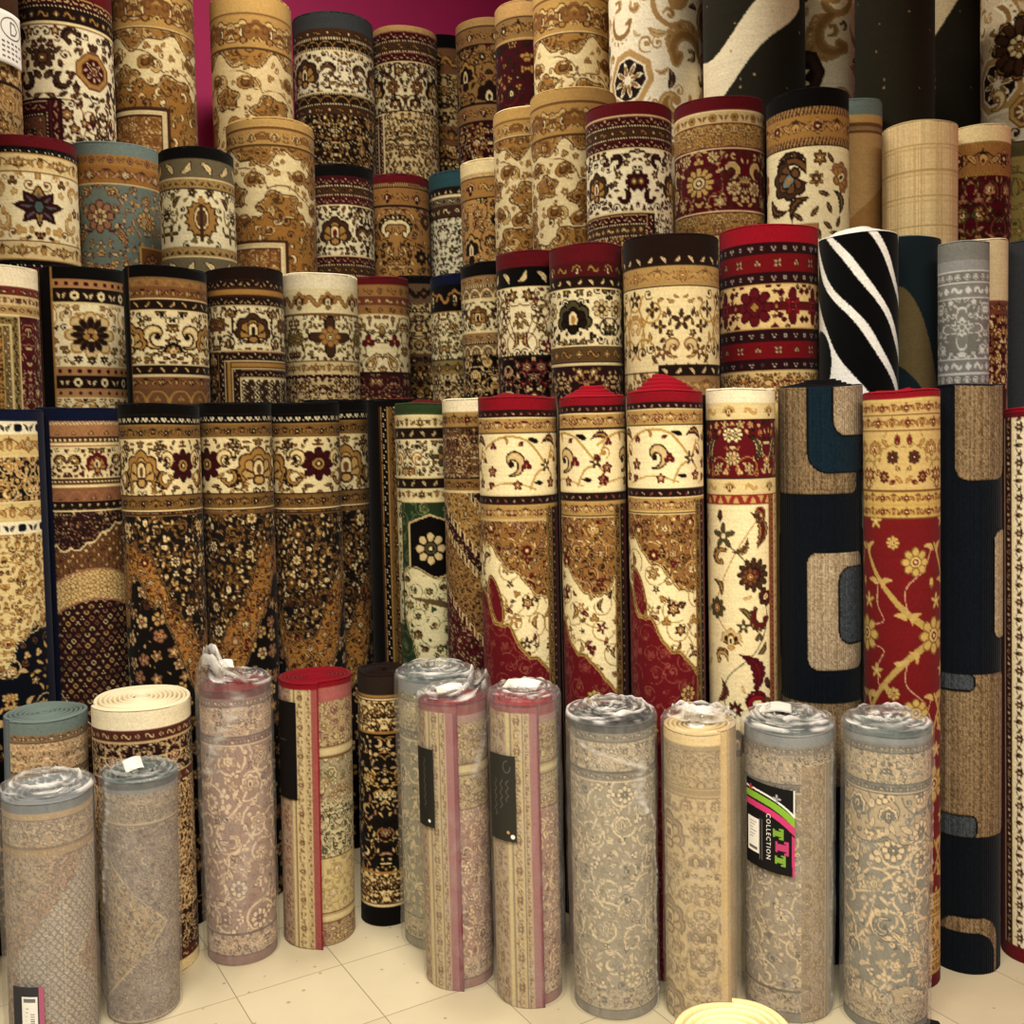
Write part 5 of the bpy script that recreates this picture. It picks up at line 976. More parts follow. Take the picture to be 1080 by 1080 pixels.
r3('cr', 1050, 1134, 250, 3.4, 'plain charcoal ribbed rug roll at the right edge', D([(300, 'solid', hx('35373a'))]), edge='ch', coil='ch', mat=SHAG, v=180)

# ---------------- second row
NVR = pal('nvd crd gd dk cr')
r2('ba', -52, 44, 432, 2.98, 'navy-topped gold rug roll with black flower bands at the left edge', sidebar(D([(12, 'solid', 'nv'), (13, 'sqr', 'efe6c4', pal('nvd nvd crd gd cr'), 13), (22, 'flor', 'd6be80', pal('br gd crd dk cr'), 22), (1.3, 'solid', 'cr'), (46, 'floral', hx('0d1018'), FL(4, 11, [pal('gd crd gd dk cr'), pal('gd gdl cr dk cr')], per=80, vine='crd', vw=.15, n=6)), (1.3, 'solid', 'cr'), (20, 'flor', 'd6be80', pal('br gd crd dk cr'), 22), (13, 'sqr', 'efe6c4', pal('nvd nvd crd gd cr'), 13)],
   lambda cv, y: [fieldf('ddc78c', seed=6, sc=11, pals=[pal('br gd crd dk cr'), pal('brd gdl gd mr cr')], vine='gd', per=90)(cv, y), (lambda m, b: (cv.mask(m, b), cv.edge(m, 'cr', 2.5), cv.edge(m, 'nvd', 1)))((lambda X, V: V > y + 130 - 38 * np.sin((X - cv.w / 2) * .045) + 9 * np.abs(np.sin(X * .16)))(*cv.grid()), tileto(floral(90, cv.h, hx('0d1018'), [pal('gd crd gd dk cr'), pal('br gdl cr dk cr')], seed=3, sc=13, vine='crd', n=14), cv.W))]), [(47, 0, [(30, 'solid', 'nv')], True)], None), edge='nv', coil='nv')
def archfield(cv, y):
    X, V = cv.grid(); x = X - cv.w / 2; e = V - y
    top = dense(cv.w, cv.h, hx('6b4326'), [pal('brd rs gdl dk cr'), pal('dk crd mr dk cr'), pal('brd gd cr dk cr')], 8.5, ('ros6', 'dia', 'ros5')); dkc = floral(cv.w, cv.h, hx('2a1518'), [pal('dk rs crd dk cr')], seed=3, sc=6, vine='rs', n=40, mir=False)
    crm = dense(cv.w, cv.h, hx('d9bf85'), [pal('br gd crd dk cr'), pal('gd brd cr rs cr')], 9, ('quad', 'ros6'), .5); low = dense(cv.w, cv.h, hx('2a1316'), [pal('dk crd dk rs cr'), pal('dk rs crd dk cr'), pal('brd gdl mrd dk cr')], 9.5, ('ring', 'dia', 'ring', 'tref'), .36)
    cv.a[int(y * S):] = top[int(y * S):]
    m = (e > 2) & (e < 26 + 14 * np.cos(x * .05 + .9) + 4 * np.abs(np.sin(x * .2))); cv.mask(m, dkc); cv.edge(m, 'cr', 1.5)
    xx = x - 8; a1 = 62 + .008 * xx ** 2; m = e > a1; cv.mask(m, crm); cv.edge(m, 'rs', 1.5); m = e > a1 + 32; cv.mask(m, low); cv.edge(m, 'rs', 2.2); m = (e > 185 + 1.1 * np.abs(x + 40)); cv.mask(m, top); cv.edge(m, 'cr', 1.2)
r2('bb', 36, 134, 430, 3.10, 'navy-topped rug roll with an arched field of tiny rings on maroon', sidebar(D([(14, 'solid', 'nv'), (3, 'rope', 'rs', PL, 4), (13, 'scal', hx('a5764a'), pal('brd rs crd dk cr'), 17), (5, 'dots', 'brd', PL, 5), (5, 'dash', hx('8d5c38'), PL, 4), (1.5, 'solid', 'cr'), (30, 'floral', 'e9d5a2', FL(4, 9, [PM, pal('dk mr gd dk cr')], per=66, shift=14, vine='brd', big=(('palm', 0, 15, 13, 0, pal('mrd mr gd dk cr')), ('acan', 22, 15, 9, .9, pal('dk brd gd dk cr'))), n=2, tries=110)), (1.5, 'solid', 'cr'), (5, 'dots', 'brd', PL, 4), (5, 'dash', hx('8d5c38'), PL, 4), (13, 'scal', hx('8a5c3e'), pal('brd rs crd dk cr'), 17), (8, 'ring', 'dk', PL, 9)], archfield), [(-34, 0, [(60, 'solid', 'nv')], False)], None), edge='nv', coil='nv', seam=-58, sdir=1)
r2('bc', 122, 211, 426, 3.22, 'leftmost of the brown and black medallion rug rolls, beside the navy-topped arched one', D(BLROWS(-21), blackmed(0, 40)), edge='bk', coil='bk')
r2('bd', 206, 287, 424, 3.34, 'second brown and black medallion rug roll from the left, behind the plastic twist', D(BLROWS(26), blackmed(1, -30)), edge='bk', coil='bk')
r2('be', 278, 359, 424, 3.44, 'third brown and black medallion rug roll from the left, behind the bare red coil', D(BLROWS(78), blackmed(2, -8)), edge='bk', coil='bk')
r2('bf', 317, 389, 421, 3.6, 'narrow brown and black medallion rug roll, rightmost of its kind', D(BLROWS(10), blackmed(3, -8)), edge='bk', coil='bk')
def vert(w, h, r):
    cv = Cv(w, h, 'bk'); corner(cv, -21, 0, [(2, 'solid', 'brd'), (8, 'bell', 'bk', pal('bk crw gd dk cr'), 11), (1.5, 'solid', 'gd'), (14, 'flor', hx('6b5230'), pal('dk gd dk mr cr'), 18), (2, 'solid', 'gd'), (40, 'floral', 'crd', FL(3, 10, [PB1], vine='dk'))], True); cv.rect(0, 0, w, 8, 'bk'); return cv
r2('bg', 383, 452, 420, 3.68, 'dark rug roll showing its black binding and beaded border upright, in the corner', vert, edge='bk', coil='mr')
def greenfield(cv, y):
    X, V = cv.grid(); x = X - cv.w / 2 + 6; e = V - y
    g = floral(cv.w, cv.h, hx('27361f'), [[None, hx('4a5c38'), hx('8a8a5c'), hx('27361f'), C['dk'], C['crd']]], seed=4, sc=9, vine=hx('5c6a44'), mir=False, n=24, tries=200); crm = floral(cv.w, cv.h, hx('dfd3a4'), [pal('gnd gn gd dk cr'), pal('dk brd gd dk cr')], seed=9, sc=8, vine=hx('6b6a44'), mir=False, n=24, tries=240)
    cv.a[int(y * S):] = g[int(y * S):]
    m = np.maximum(np.abs(x - 6), np.abs(e - 48) * .72 + np.abs(x - 6) * .25) < 25; k = Cv(cv.w, cv.h, 'bk'); k.stamp('dai8', cv.w / 2, y + 48, 20, pal('bk crd old bk cr')); cv.mask(m, k.a); cv.edge(m, 'crd', 2.5)
    xx = np.abs(x - 8); m = (e > 74 + 6 * np.sin(x * .1)) & (e < 88 + 128 * np.clip((x + 38) / 48, 0, 1.15) + 6 * np.abs(np.sin(x * .18))); cv.mask(m, crm); cv.edge(m, 'crd', 3); cv.edge(m, 'gnd', 1)
    cv.stroke([(cv.w / 2 - 22, y + 100), (cv.w / 2 + 10, y + 106), (cv.w / 2 + 40, y + 118)], [2, 7, 3], hx('5d4a30'))
    m = (x < -30) & (e > 0) & (e < 130); cv.mask(m, crm); cv.edge(m, 'gn', 1.5)
r2('bh', 412, 488, 425, 3.52, 'dark green rug roll with a red coil and black octagon flower', D([(12, 'solid', 'gn'), (2, 'solid', 'cr'), (12, 'flor', 'dccd9a', pal('brd gd gn dk cr'), 16), (11, 'leaf', 'dk', pal('dk crd gn dk cr'), 13), (2, 'solid', 'cr'), (36, 'floral', 'e4d8ac', FL(4, 9, [pal('dk old gd dk cr'), PB1], per=70, shift=14, vine='old', big=(('quad', 0, 16, 12, 0, pal('dk old gd dk cr')), ('split', 22, 18, 9, .4, pal('br gd cr dk cr'))), n=2)), (2, 'solid', 'cr'), (11, 'leaf', 'dk', pal('dk crd gn dk cr'), 13), (12, 'flor', 'dccd9a', pal('brd gd gn dk cr'), 16), (2, 'solid', 'cr')], greenfield), edge='gn', coil='mr', tele=.012)
def stripes(cv, y):
    X, V = cv.grid(); x = X - cv.w / 2; e = V - y - x * 1.15
    cs = [floral(cv.w, cv.h, hx(b), [p], seed=i, sc=6.5, vine=None, mir=False, n=40, tries=500, kinds=('ros6', 'dai8', 'dia')) for i, (b, p) in enumerate((('2b1518', pal('dk crd rs dk cr')), ('b08a4e', pal('brd gd crd mr cr')), ('33151a', pal('dk crd rs dk cr')), ('96703f', pal('dk gdl mr dk cr')), ('54161c', pal('dk crd rs mr cr'))))]
    cv.a[int(y * S):] = cs[1][int(y * S):]
    for (lo, hi, i) in ((-200, 10, 0), (62, 84, 2), (84, 150, 3), (150, 500, 4)):
        z = e + 4 * np.sign(np.sin(x * .7)); m = (z > lo) & (z < hi) & (V > y); cv.mask(m, cs[i]); cv.edge(m, 'cr', 1.)
r2('bi', 462, 536, 420, 3.3, 'ivory-topped rug roll with diagonal maroon and gold stripes, beside the green one', D([(14, 'solid', 'crw'), (15, 'flor', hx('a5824c'), pal('dk gd mr dk cr'), 17), (2, 'solid', 'dk'), (50, 'floral', hx('6b4a34'), FL(5, 9, [pal('dk crd mr dk cr'), pal('dk gd crd mr cr')], per=60, vine='crd', n=6)), (2, 'solid', 'dk'), (12, 'flor', hx('8d6a3e'), pal('dk gd mr dk cr'), 14), (2, 'solid', 'cr')], stripes), edge='crw', coil='crw')
r2('bj', 499, 589, 418, 3.06, 'leftmost of the three red-topped cream corner rug rolls', redcorner(0, 33), edge='rd', coil='rd', tele=.01)
r2('bk', 585, 661, 418, 3.02, 'middle of the three red-topped cream corner rug rolls, its coil slightly risen', redcorner(-30, 24, 10), edge='rdb', coil='rdb', tele=.034, turns=4)
r2('bl', 656, 743, 412, 2.95, 'rightmost of the three red-topped cream corner rug rolls, its coil risen highest', redcorner(-4, 36, 12), edge='rdb', coil='rdb', tele=.048, turns=5)
def bigflowers(cv, y):
    cv.rect(0, y, cv.w, cv.h, hx('efdcab')); c = cv.w / 2
    A = pal('brd old gd mr cr'); B2 = pal('dk brd mr gd cr'); G = pal('gd crd gdl dk cr')
    cv.stroke(smooth([(c - 28, y + 30), (c + 6, y + 60), (c + 30, y + 110), (c + 18, y + 150), (c - 20, y + 190), (c - 6, y + 260)]), 1.3, 'old'); cv.stroke(smooth([(c + 26, y + 6), (c - 6, y + 50), (c - 30, y + 110), (c, y + 146)]), 1.2, 'gd')
    for (k, dx, dy, R, a, p) in (('star', -20, 32, 16, 0, A), ('saz', 22, 24, 20, .2, pal('brd gd mr dk cr')), ('dai12', 14, 72, 20, 0, B2), ('dai8', 10, 74, 11, 0, pal('mrd br gd mr cr')), ('bud', -24, 10, 8, 0, B2), ('dai8', -30, 108, 13, 0, A), ('acan', 26, 122, 17, 2.6, pal('brd gd mr dk cr')), ('fan', -12, 140, 14, 0, G), ('saz', 14, 172, 24, .5, pal('mrd mr mr gd cr')), ('saz', -22, 196, 14, -.3, pal('brd br mr dk cr')), ('acan', 10, 210, 18, .5, pal('mrd mr rd gd cr')), ('star', 36, 206, 13, 0, A), ('palm', -6, 250, 17, 0, B2), ('acan', -80, 70, 20, 0, A), ('dai12', 80, 120, 20, 0, B2), ('saz', 85, 200, 20, 0, A), ('dai8', -84, 160, 18, 0, B2), ('split', 20, 10, 11, .4, pal('brd gd mr dk cr')), ('acan', -26, 58, 14, 1.2, A), ('saz', 2, 44, 12, -.8, pal('brd gd old dk cr')), ('palm', 28, 96, 11, 2.4, B2), ('leafc', 4, 112, 9, .9, A), ('saz', -26, 84, 11, .6, A), ('star', 2, 126, 9, 0, A), ('acan', -28, 160, 13, .2, pal('brd gd gdl dk cr')), ('leafc', 24, 150, 9, -.7, A), ('bud', 30, 186, 9, .4, B2), ('ros8', -8, 214, 10, 0, B2), ('tref', 20, 138, 6, 0, A)): cv.stamp(k, c + dx, y + dy, R, p, a)
    rnd = random.Random(3)
    for _ in range(60): cv.stamp('leafc', rnd.uniform(0, cv.w), rnd.uniform(y, cv.h), rnd.uniform(4, 6.5), G, rnd.uniform(0, 6), test=.03)
    corner(cv, 34, y - 10, [(1, 'solid', 'dk'), (8, 'scal', hx('96582f'), pal('mrd mr gdl dk cr'), 10), (1, 'solid', 'dk'), (13, 'flor', 'crd', pal('gd gdl mr brd cr'))])
r2('bm', 740, 819, 409, 2.92, 'ivory-topped rug roll with a maroon band and large flowers on cream', D([(15, 'solid', 'crw'), (17, 'lotus', 'dcc68f', pal('gd gdl mr brd cr'), 22), (1.5, 'solid', 'dk'), (58, 'floral', hx('5c1219'), FL(3, 12, [pal('dk crd gdl mr cr'), pal('gd crd rs dk cr')], per=86, shift=-8, vine='gd', big=(('saz', 28, 26, 16, .4, pal('dk crd old mr cr')), ('dai8', 4, 14, 9, 0, pal('dk cr crd dk cr')), ('dai8', 2, 38, 8, 0, pal('dk crd gdl dk cr'))), n=4, tries=90)), (1.5, 'solid', 'dk'), (16, 'lotus', 'dcc68f', pal('gd gdl mr brd cr'), 22), (10, 'triangle', hx('8a2a22'), pal('mrd gdl gd dk cr'), 9), (1.2, 'solid', 'dk')], bigflowers), edge='crw', coil='crw')
def blkA(rr, c): return [(rr(-200, -4, 47, 112, 9), c['t']), (rr(-12, -40, 200, 90, 22), c['b']), (rr(15, -40, 90, 53, 16), c['l']), (rr(-14, 172, 58, 296, 12), c['l']), (rr(21, 188, 80, 268, 14), c['s']), (rr(-200, 330, 60, 420, 8), c['t']), (rr(-200, 480, 60, 560, 8), c['b']), (rr(60, 150, 140, 400, 20), c['t']), (rr(-150, 150, -70, 300, 20), c['s'])]
r2('bn', 817, 910, 406, 2.85, 'midnight-blue carved rug roll with taupe blocks and a risen black coil', blocks(blkA), edge='nvd', coil='bk', mat=SHAG, tele=.02)
def redgold(cv, y):
    h = cv.h; c = cv.w / 2; A = [None, hx('7a5f30'), hx('bfa05a'), hx('c9ae6a'), C['mr'], C['crd']]
    cv.rect(0, y, cv.w, h, hx('6c181a'))
    for k in (-1, 0, 1):
        o = k * cv.w / 3
        for j in range(4):
            yy = y + j * 158
            for s_ in (1, -1):
                P0 = [(c + o + 44, yy + 122), (c + o + 8, yy + 122 + s_ * 24), (c + o - 24, yy + 122 + s_ * 60), (c + o - 44, yy + 122 + s_ * 96)]
                P1 = smooth(P0); cv.stroke(P1, list(np.linspace(9, 3, len(P1))), hx('b09452'))
                for (q, a) in ((0, .6), (1, .9), (2, .4)): cv.stamp('saz', P0[q + 1][0] + 7, P0[q + 1][1] - 4 * s_, 9, [None, hx('b89a58'), hx('c2a564'), hx('b89a58'), C['gd'], C['cr']], a * s_ + (PI if s_ < 0 else 0)); cv.stamp('leafc', P0[q + 1][0] - 8, P0[q + 1][1] + 3, 8, [None, hx('b89a58'), hx('c2a564'), hx('b89a58'), C['gd'], C['cr']], -1.2 * s_)
                cv.stroke(smooth([(P0[1][0], P0[1][1]), (c + o + 6, yy + 122 + s_ * 50), (c + o + 26, yy + 122 + s_ * 70), (c + o + 36, yy + 122 + s_ * 92)]), 1.3, hx('c09a78')); cv.stroke(smooth([(P0[2][0], P0[2][1]), (c + o - 26, yy + 122 + s_ * 34), (c + o - 18, yy + 122 + s_ * 16), (c + o - 34, yy + 122 + s_ * 10)]), 1.2, hx('c09a78'))
            cv.stamp('dai8', c + o + 16, yy + 44, 17, A); cv.stamp('dai8', c + o + 40, yy + 122, 22, A); cv.stamp('dai8', c + o - 8, yy + 24, 8, A); cv.stamp('star', c + o - 40, yy + 86, 11, A); cv.stamp('bud', c + o + 36, yy + 66, 8, A); cv.stamp('star', c + o - 28, yy + 2, 10, A)
    bands(cv, h - 104, [(1.4, 'solid', 'br'), (12, 'flor', hx('c2a35c'), pal('br gd mr brd cr'), 13), (1.2, 'solid', 'br'), (12, 'flor', hx('c2a35c'), pal('br gd mr brd cr'), 13), (1.4, 'solid', 'br'), (36, 'floral', hx('c2a468'), FL(6, 9, [pal('br gd mr dk cr')], per=70, vine='gd', n=3, tries=20)), (1.4, 'solid', 'br'), (11, 'flor', hx('c2a35c'), pal('br gd mr brd cr'), 13), (1.2, 'solid', 'br'), (12, 'flor', hx('b8974f'), pal('br gd mr brd cr'), 13), (20, 'solid', 'mr')])
r2('bo', 907, 991, 412, 2.72, 'red rug roll with a golden branching vine and tan flower bands', D([(8, 'solid', 'rd'), (3, 'solid', hx('cdb06a')), (13, 'flor', hx('c2a468'), pal('br gd mr brd cr'), 13), (1.2, 'solid', 'br'), (15, 'flor', hx('c2a468'), pal('br gd mr brd cr'), 15), (1.4, 'solid', 'br'), (60, 'floral', hx('c6a96c'), FL(4, 13, [pal('br mr gd dk cr'), pal('br gd gdl mr cr')], per=92, shift=4, vine=hx('8a7038'), vw=.09, big=(('dai8', 12, 26, 8, 0, pal('brd brd mr dk cr')), ('dai8', 22, 46, 7, 0, pal('brd mr gd dk cr'))), n=3, tries=14)), (1.4, 'solid', 'br'), (13, 'flor', hx('c2a35c'), pal('br gd mr brd cr'), 13), (1.2, 'solid', 'br'), (13, 'flor', hx('c2a35c'), pal('br gd mr brd cr'), 13), (1.4, 'solid', 'br')], redgold), edge='rdb', coil='rdb', sl=.0035, tele=.006)
def blkB(rr, c): return [(rr(-9, -30, 56, 98, 16), c['t']), (rr(36, 150, 70, 264, 12), c['l']), (rr(-200, 299, 56, 474, 8), c['t']), (rr(-200, 450, 14, 474, 6), c['s']), (rr(-200, 299, 12, 316, 6), c['s']), (rr(-30, 560, 42, 640, 26), c['t']), (rr(-45, 578, 36, 650, 24), c['n']), (rr(70, 100, 140, 300, 20), c['s']), (rr(-160, 80, -60, 220, 20), c['t'])]
r2('bp', 975, 1057, 406, 2.84, 'midnight-blue carved rug roll with taupe blocks, right of the red and tan one', blocks(blkB), edge='nvd', coil='nvd', mat=SHAG, sl=.0)
def upright(w, h, r):
    cv = Cv(w, h, 'mr'); corner(cv, -62, 10, [(26, 'solid', 'mr'), (1.5, 'solid', 'crd'), (10, 'flor', hx('3b1518'), pal('dk cr rs dk cr'), 13), (2, 'solid', 'cr'), (13, 'flor', hx('e8d9b8'), pal('dk brd rs mr cr'), 18), (1.5, 'solid', 'dk'), (11, 'lotus', hx('3b1518'), pal('dk cr rs dk cr'), 16), (1.5, 'solid', 'cr'), (14, 'floral', hx('d8c4a0'), FL(3, 6, [pal('dk brd gd mr cr')], vine='dk', per=46)), (1.5, 'solid', 'dk'), (10, 'flor', hx('3b1518'), pal('dk cr rs dk cr'), 14), (40, 'floral', 'e4d5b0', FL(5, 9, [PB1, PM], vine='br'))], True); cv.rect(0, 0, w, 5, 'rd'); cv.rect(0, h - 16, w, h, 'mr'); return cv
r2('bq', 1053, 1130, 430, 3.05, 'red-bound rug roll showing upright cream border strips at the right edge', upright, edge='rdb', coil='rdb', sl=0., tele=.01)

# ---------------- short rolls on the floor in front
r1 = lambda i, x0, x1, yt, yb, xb, label, design, **k: roll(i, x0, x1, yt, None, yb, xb, label=label, design=design, group=G1, **k)
WR = lambda **k: dict(k)
dw = lambda c: (lambda cv: None)
def zigfield(cv, y, hero):
    X, V = cv.grid(); x = X - cv.w / 2; e = V - y
    A = [None, hx('6b6058'), hx('b8a890'), hx('8d7f70'), hx('6b6058'), hx('cdbfa5')]  # beige tones with the film's haze already mixed in
    base = floral(cv.w, cv.h, hx('a8937a'), [A], seed=4, sc=7, vine=hx('c2ae90'), mir=False, n=40, tries=400); dia = dense(cv.w, cv.h, hx('7f7874'), [[None, hx('cdbfa5'), hx('857c74'), hx('b8a890'), hx('6b6058'), hx('cdbfa5')]], 8., ('ring', 'dia'), .36); pk = floral(cv.w, cv.h, hx('a3866f'), [A], seed=9, sc=6, vine=hx('c2ae90'), mir=False, n=40, tries=300)
    cv.a[int(y * S):] = base[int(y * S):]
    z = np.abs(e - 118) + 1.25 * x * hero + 2.5 * np.sign(np.sin(e * .55)); m = (z < 62) & (e > 0); cv.mask(m, dia); cv.edge(m, hx('cdbfa5'), 1.6); m2 = (z >= 62) & (z < 100) & (e > 0); cv.mask(m2, pk); cv.edge(m2, hx('75675a'), 1.4); m3 = (z < -30) & (e > 0) if hero < 0 else (z < -28) & (e > 0); cv.mask(m3, pk); cv.edge(m3, hx('cdbfa5'), 1.4)
ZR = [(11, 'solid', hx('6f767b')), (7, 'flor', hx('a8937a'), pal('bgd bg bgd bgd bg'), 9), (1.2, 'solid', hx('7a6a58')), (28, 'floral', hx('a8937a'), FL(3, 10, [[None, hx('6b6058'), hx('bfae94'), hx('8d7f70'), hx('6b6058'), hx('cdbfa5')]], vine=hx('cdbfa5'), per=72, n=4)), (1.2, 'solid', hx('7a6a58')), (8, 'flor', hx('9a8570'), pal('bgd bg bgd bgd bg'), 9), (1.2, 'solid', hx('cdbfa5'))]
def lbl_left(r):
    def card(c):
        c.rect(0, 0, c.w, c.h, hx('3a3a3d')); c.rect(c.w - 5, 0, c.w, c.h, hx('b0607a')); c.stroke([(c.w, c.h * .58), (c.w * .75, c.h * .66), (0, c.h * .7)], 5, hx('b8607f')); c.rect(0, c.h * .74, c.w, c.h, hx('7f9a5a'))
        c.stroke([(c.w, c.h * .62), (c.w * .75, c.h * .7), (0, c.h * .735)], 2, hx('2a2a2c'))
    lb = patch(r, -.74, -.18, 190, 282, card, off=.0075, label='dark product label with pink and green edge')
    def st(c):
        c.rect(0, 0, c.w, c.h, 'wt'); c.rect(2, 2, c.w - 2, 6, hx('77777a')); 
        for k in range(7): c.rect(c.w - 7, 18 + k * 2.4, c.w - 3, 19.2 + k * 2.4, hx('8a8a8a'))
        for k in range(4): c.rect(4, 12 + k * 4, c.w - 9 - k, 13 + k * 4, hx('a5a5a2'))
    patch(r, -.58, -.30, 200, 236, st, 'barcode_sticker', .0092, lb)
r1('aa', -66, 19, 766, 1058, -30, 'grey plastic-wrapped rug roll at the left edge, cut by the picture border', muted(3, 'a8977e', '8a8078', 'fbl', light='c0b29a', core='7a7068'), wrap=WR(haze=.2, tophaze=.4), edge='fbl', coil='fbl')
r1('ab', 4, 104, 846, 1118, 62, 'plastic-wrapped beige diamond-pattern rug roll with a dark label near its foot', D(ZR, lambda cv, y: zigfield(cv, y, -1)), wrap=WR(haze=.15, tophaze=.2, cover=(20, .5)), edge='fbl', coil='fbl', extra=(lbl_left,), turns=6)
def tri_(cv, y):
    X, V = cv.grid(); x = X - cv.w / 2; e = V - y; A_ = [None, hx('5f5550'), hx('b5a58c'), hx('857870'), hx('5f5550'), hx('c2b294')]
    cv.a[int(y * S):] = floral(cv.w, cv.h, hx('8c7d74'), [A_], seed=5, sc=9, vine=hx('a89a88'), mir=False, n=30, tries=500, kinds=('dai8', 'ros8', 'palm'))[int(y * S):]
    m = (np.abs(e - 108) < (28 - x) * 1.05) & (np.abs(x) < 70); cv.mask(m, floral(cv.w, cv.h, hx('a8916f'), [A_], seed=8, sc=8, vine=hx('bfae90'), mir=False, n=30, tries=300)); cv.edge(m, hx('c2b294'), 2)
    m2 = (np.hypot((x + 8) / 22, (e - 104) / 40) < 1) & m; cv.edge(m2, hx('75695c'), 1.4)
    for v in (206, 212): cv.rect(0, y + v, cv.w, y + v + 1.4, hx('c2b294'))
def tagc(r): tag(r, -.15, .15, .05, .034, .5, .7, .026)
r1('ac', 103, 188, 826, 1081, 150, 'plastic-wrapped grey rug roll with an open black centre, right of the dark-labelled one', D([(8, 'solid', hx('4d5356')), (4, 'solid', hx('7c8184')), (30, 'floral', hx('9a8b7a'), FL(5, 10, [[None, hx('6b6058'), hx('b0a08a'), hx('857868'), hx('6b6058'), hx('bfae94')]], vine=hx('b8a890'), per=70, n=4)), (1.5, 'solid', hx('c2b294')), (2, 'solid', hx('857868'))], tri_, bg=hx('938574')), wrap=WR(haze=.17, tophaze=.06, puff=.003, crumple=.3, streak=((-64, .5, -52, 1., 8, .4),)), edge='sld', coil=('sld'), extra=(tagc,), turns=5, pitch=.0135)
r1('ad', 14, 103, 762, 1042, 60, 'unwrapped grey-green coiled rug roll behind the plastic-wrapped ones at left', sidebar(muted(8, 'b3946f', '8f7556', 'sl', 14, light='cdb48c', core='6f5c42'), [(-38, 0, [(40, 'solid', hx('7c8489'))], False)], None), edge='sl', coil=('sl'), turns=8, pitch=.0122, seam=-52, sdir=1)
CRB = pal('dk crd rs mrd cr')
r1('ae', 102, 208, 748, 1036, 172, 'unwrapped ivory-topped rug roll with a dense dark maroon and cream pattern', D([(22, 'solid', 'crw'), (12, 'ess', hx('54261f'), pal('dk crd rs dk cr'), 12), (1.5, 'solid', 'crd'), (36, 'floral', hx('2b1414'), FL(3, 10, [pal('dk crd rs mr cr'), pal('crd rs mr dk cr')], per=60, vine='crd', vw=.18, n=5)), (1.5, 'solid', 'crd'), (10, 'ess', hx('54261f'), pal('dk crd rs dk cr'), 12)],
   lambda cv, y: (cv.paste(floral(cv.w, cv.h - y, hx('e2c492'), [pal('dk mrd br mr cr'), pal('br gd mr dk cr')], seed=7, sc=6.5, vine=hx('6b4326'), mir=False, n=100, tries=1800, kinds=('ros6', 'quad', 'bud', 'dai8')), y), bands(cv, cv.h - 68, [(1.5, 'solid', 'crd'), (44, 'floral', hx('3a1616'), FL(9, 9, [pal('dk crd rs mr cr')], per=60, vine='crd', vw=.18, n=5)), (10, 'ess', hx('54261f'), CRB), (12, 'solid', 'cr')]))), edge='crw', coil='crw', turns=8, pitch=.0128, seam=-74, sdir=1, tele=.006)
r1('af', 201, 283, 728, 1018, 254, 'plastic-wrapped dusky red rug roll whose film twists up in a peak', muted(11, 'b09880', '8f6f66', 'mr', 9, light='c9b498', core='7f625c', mid='977c70', sc=15), wrap=WR(haze=.17, tophaze=.16, peak=((-60, .075, 55),), cover=(-60, .3), streak=((-50, .7, 8, 1., 16, .32), (-10, .2, 20, .5, 18, .14), (-55, .0, -62, .6, 10, .2))), edge='mr', coil='rd', turns=6, extra=(lambda r: tag(r, -.25, -.1, .055, .03, .2, .5, .05),))
def lbl_black(r):
    patch(r, -.93, -.52, 20, 122, lambda c: (c.rect(0, 0, c.w, c.h, hx('191615')), c.rect(2, 40, c.w * .5, 41, hx('4a4240'))), off=.0022, label='narrow black product label')
BR1 = [None, hx('6b4a38'), hx('d2bf90'), hx('9a8458'), hx('5a3a30'), hx('dccb9c')]; BR2 = [None, hx('3f3a2c'), hx('d2c496'), hx('5a5a40'), hx('3a3226'), hx('dccb9c')]; BR3 = [None, hx('7a4a48'), hx('b8a074'), hx('8a6a58'), hx('6b3a38'), hx('cdb98a')]
r1('ag', 282, 364, 722, 1003, 330, 'unwrapped beige rug roll with a red coil and a red edge running down its side',
   sidebar(D([(7, 'solid', 'rd'), (14, 'solid', hx('a8605a')), (46, 'floral', hx('b5a078'), FL(3, 11, [BR1, BR3], vine=hx('8a7350'), per=60, n=4)), (1.5, 'solid', 'br'), (10, 'dash', hx('b5a078'), BR1, 4), (1.5, 'solid', 'br'), (46, 'floral', hx('a8987a'), FL(6, 12, [BR1, [None, hx('5a5a40'), hx('d2c496'), hx('8a7a58'), hx('5a3a30'), hx('dccb9c')]], per=60, vine=hx('8a7350'), n=3)), (1.2, 'solid', 'br'), (58, 'floral', hx('cfc096'), FL(8, 11, [BR2], per=56, vine=hx('3f3a2c'), n=6)), (1.2, 'solid', 'br'), (58, 'floral', hx('c9b682'), FL(12, 11, [pal('bgd bgd bg mr cr')], per=60, vine=hx('a8905c'), n=3, tries=40)), (1.5, 'solid', 'br'), (9, 'dash', hx('b5a078'), BR1, 4), (1.5, 'solid', 'br')], fieldf(hx('a89270'), seed=5, sc=11, pals=[BR1, BR3], vine=hx('8a7350'), per=60)),
           [(1, 7, [(7, 'solid', hx('96504c')), (6, 'flor', hx('c2ae82'), BR1, 9), (1, 'solid', hx('6b5a40')), (11, 'flor', hx('cdb98a'), BR1, 15), (1, 'solid', hx('6b5a40')), (5, 'dash', hx('b5a078'), BR1, 4), (40, 'floral', hx('a8917a'), FL(4, 10, [BR3], vine=hx('b8a080'), per=90))], False), (-140, 7, [(0.1, 'solid', 'rd')], False)], None),
   edge='rd', coil='rd', turns=7, pitch=.0122, seam=2, sdir=-1, thick=.012, flare=.009, extra=(lbl_black,))
PDK = [pal('bk crd gdl rs cr'), pal('bk gdl cr dk cr'), pal('bk rs crd dk cr')]
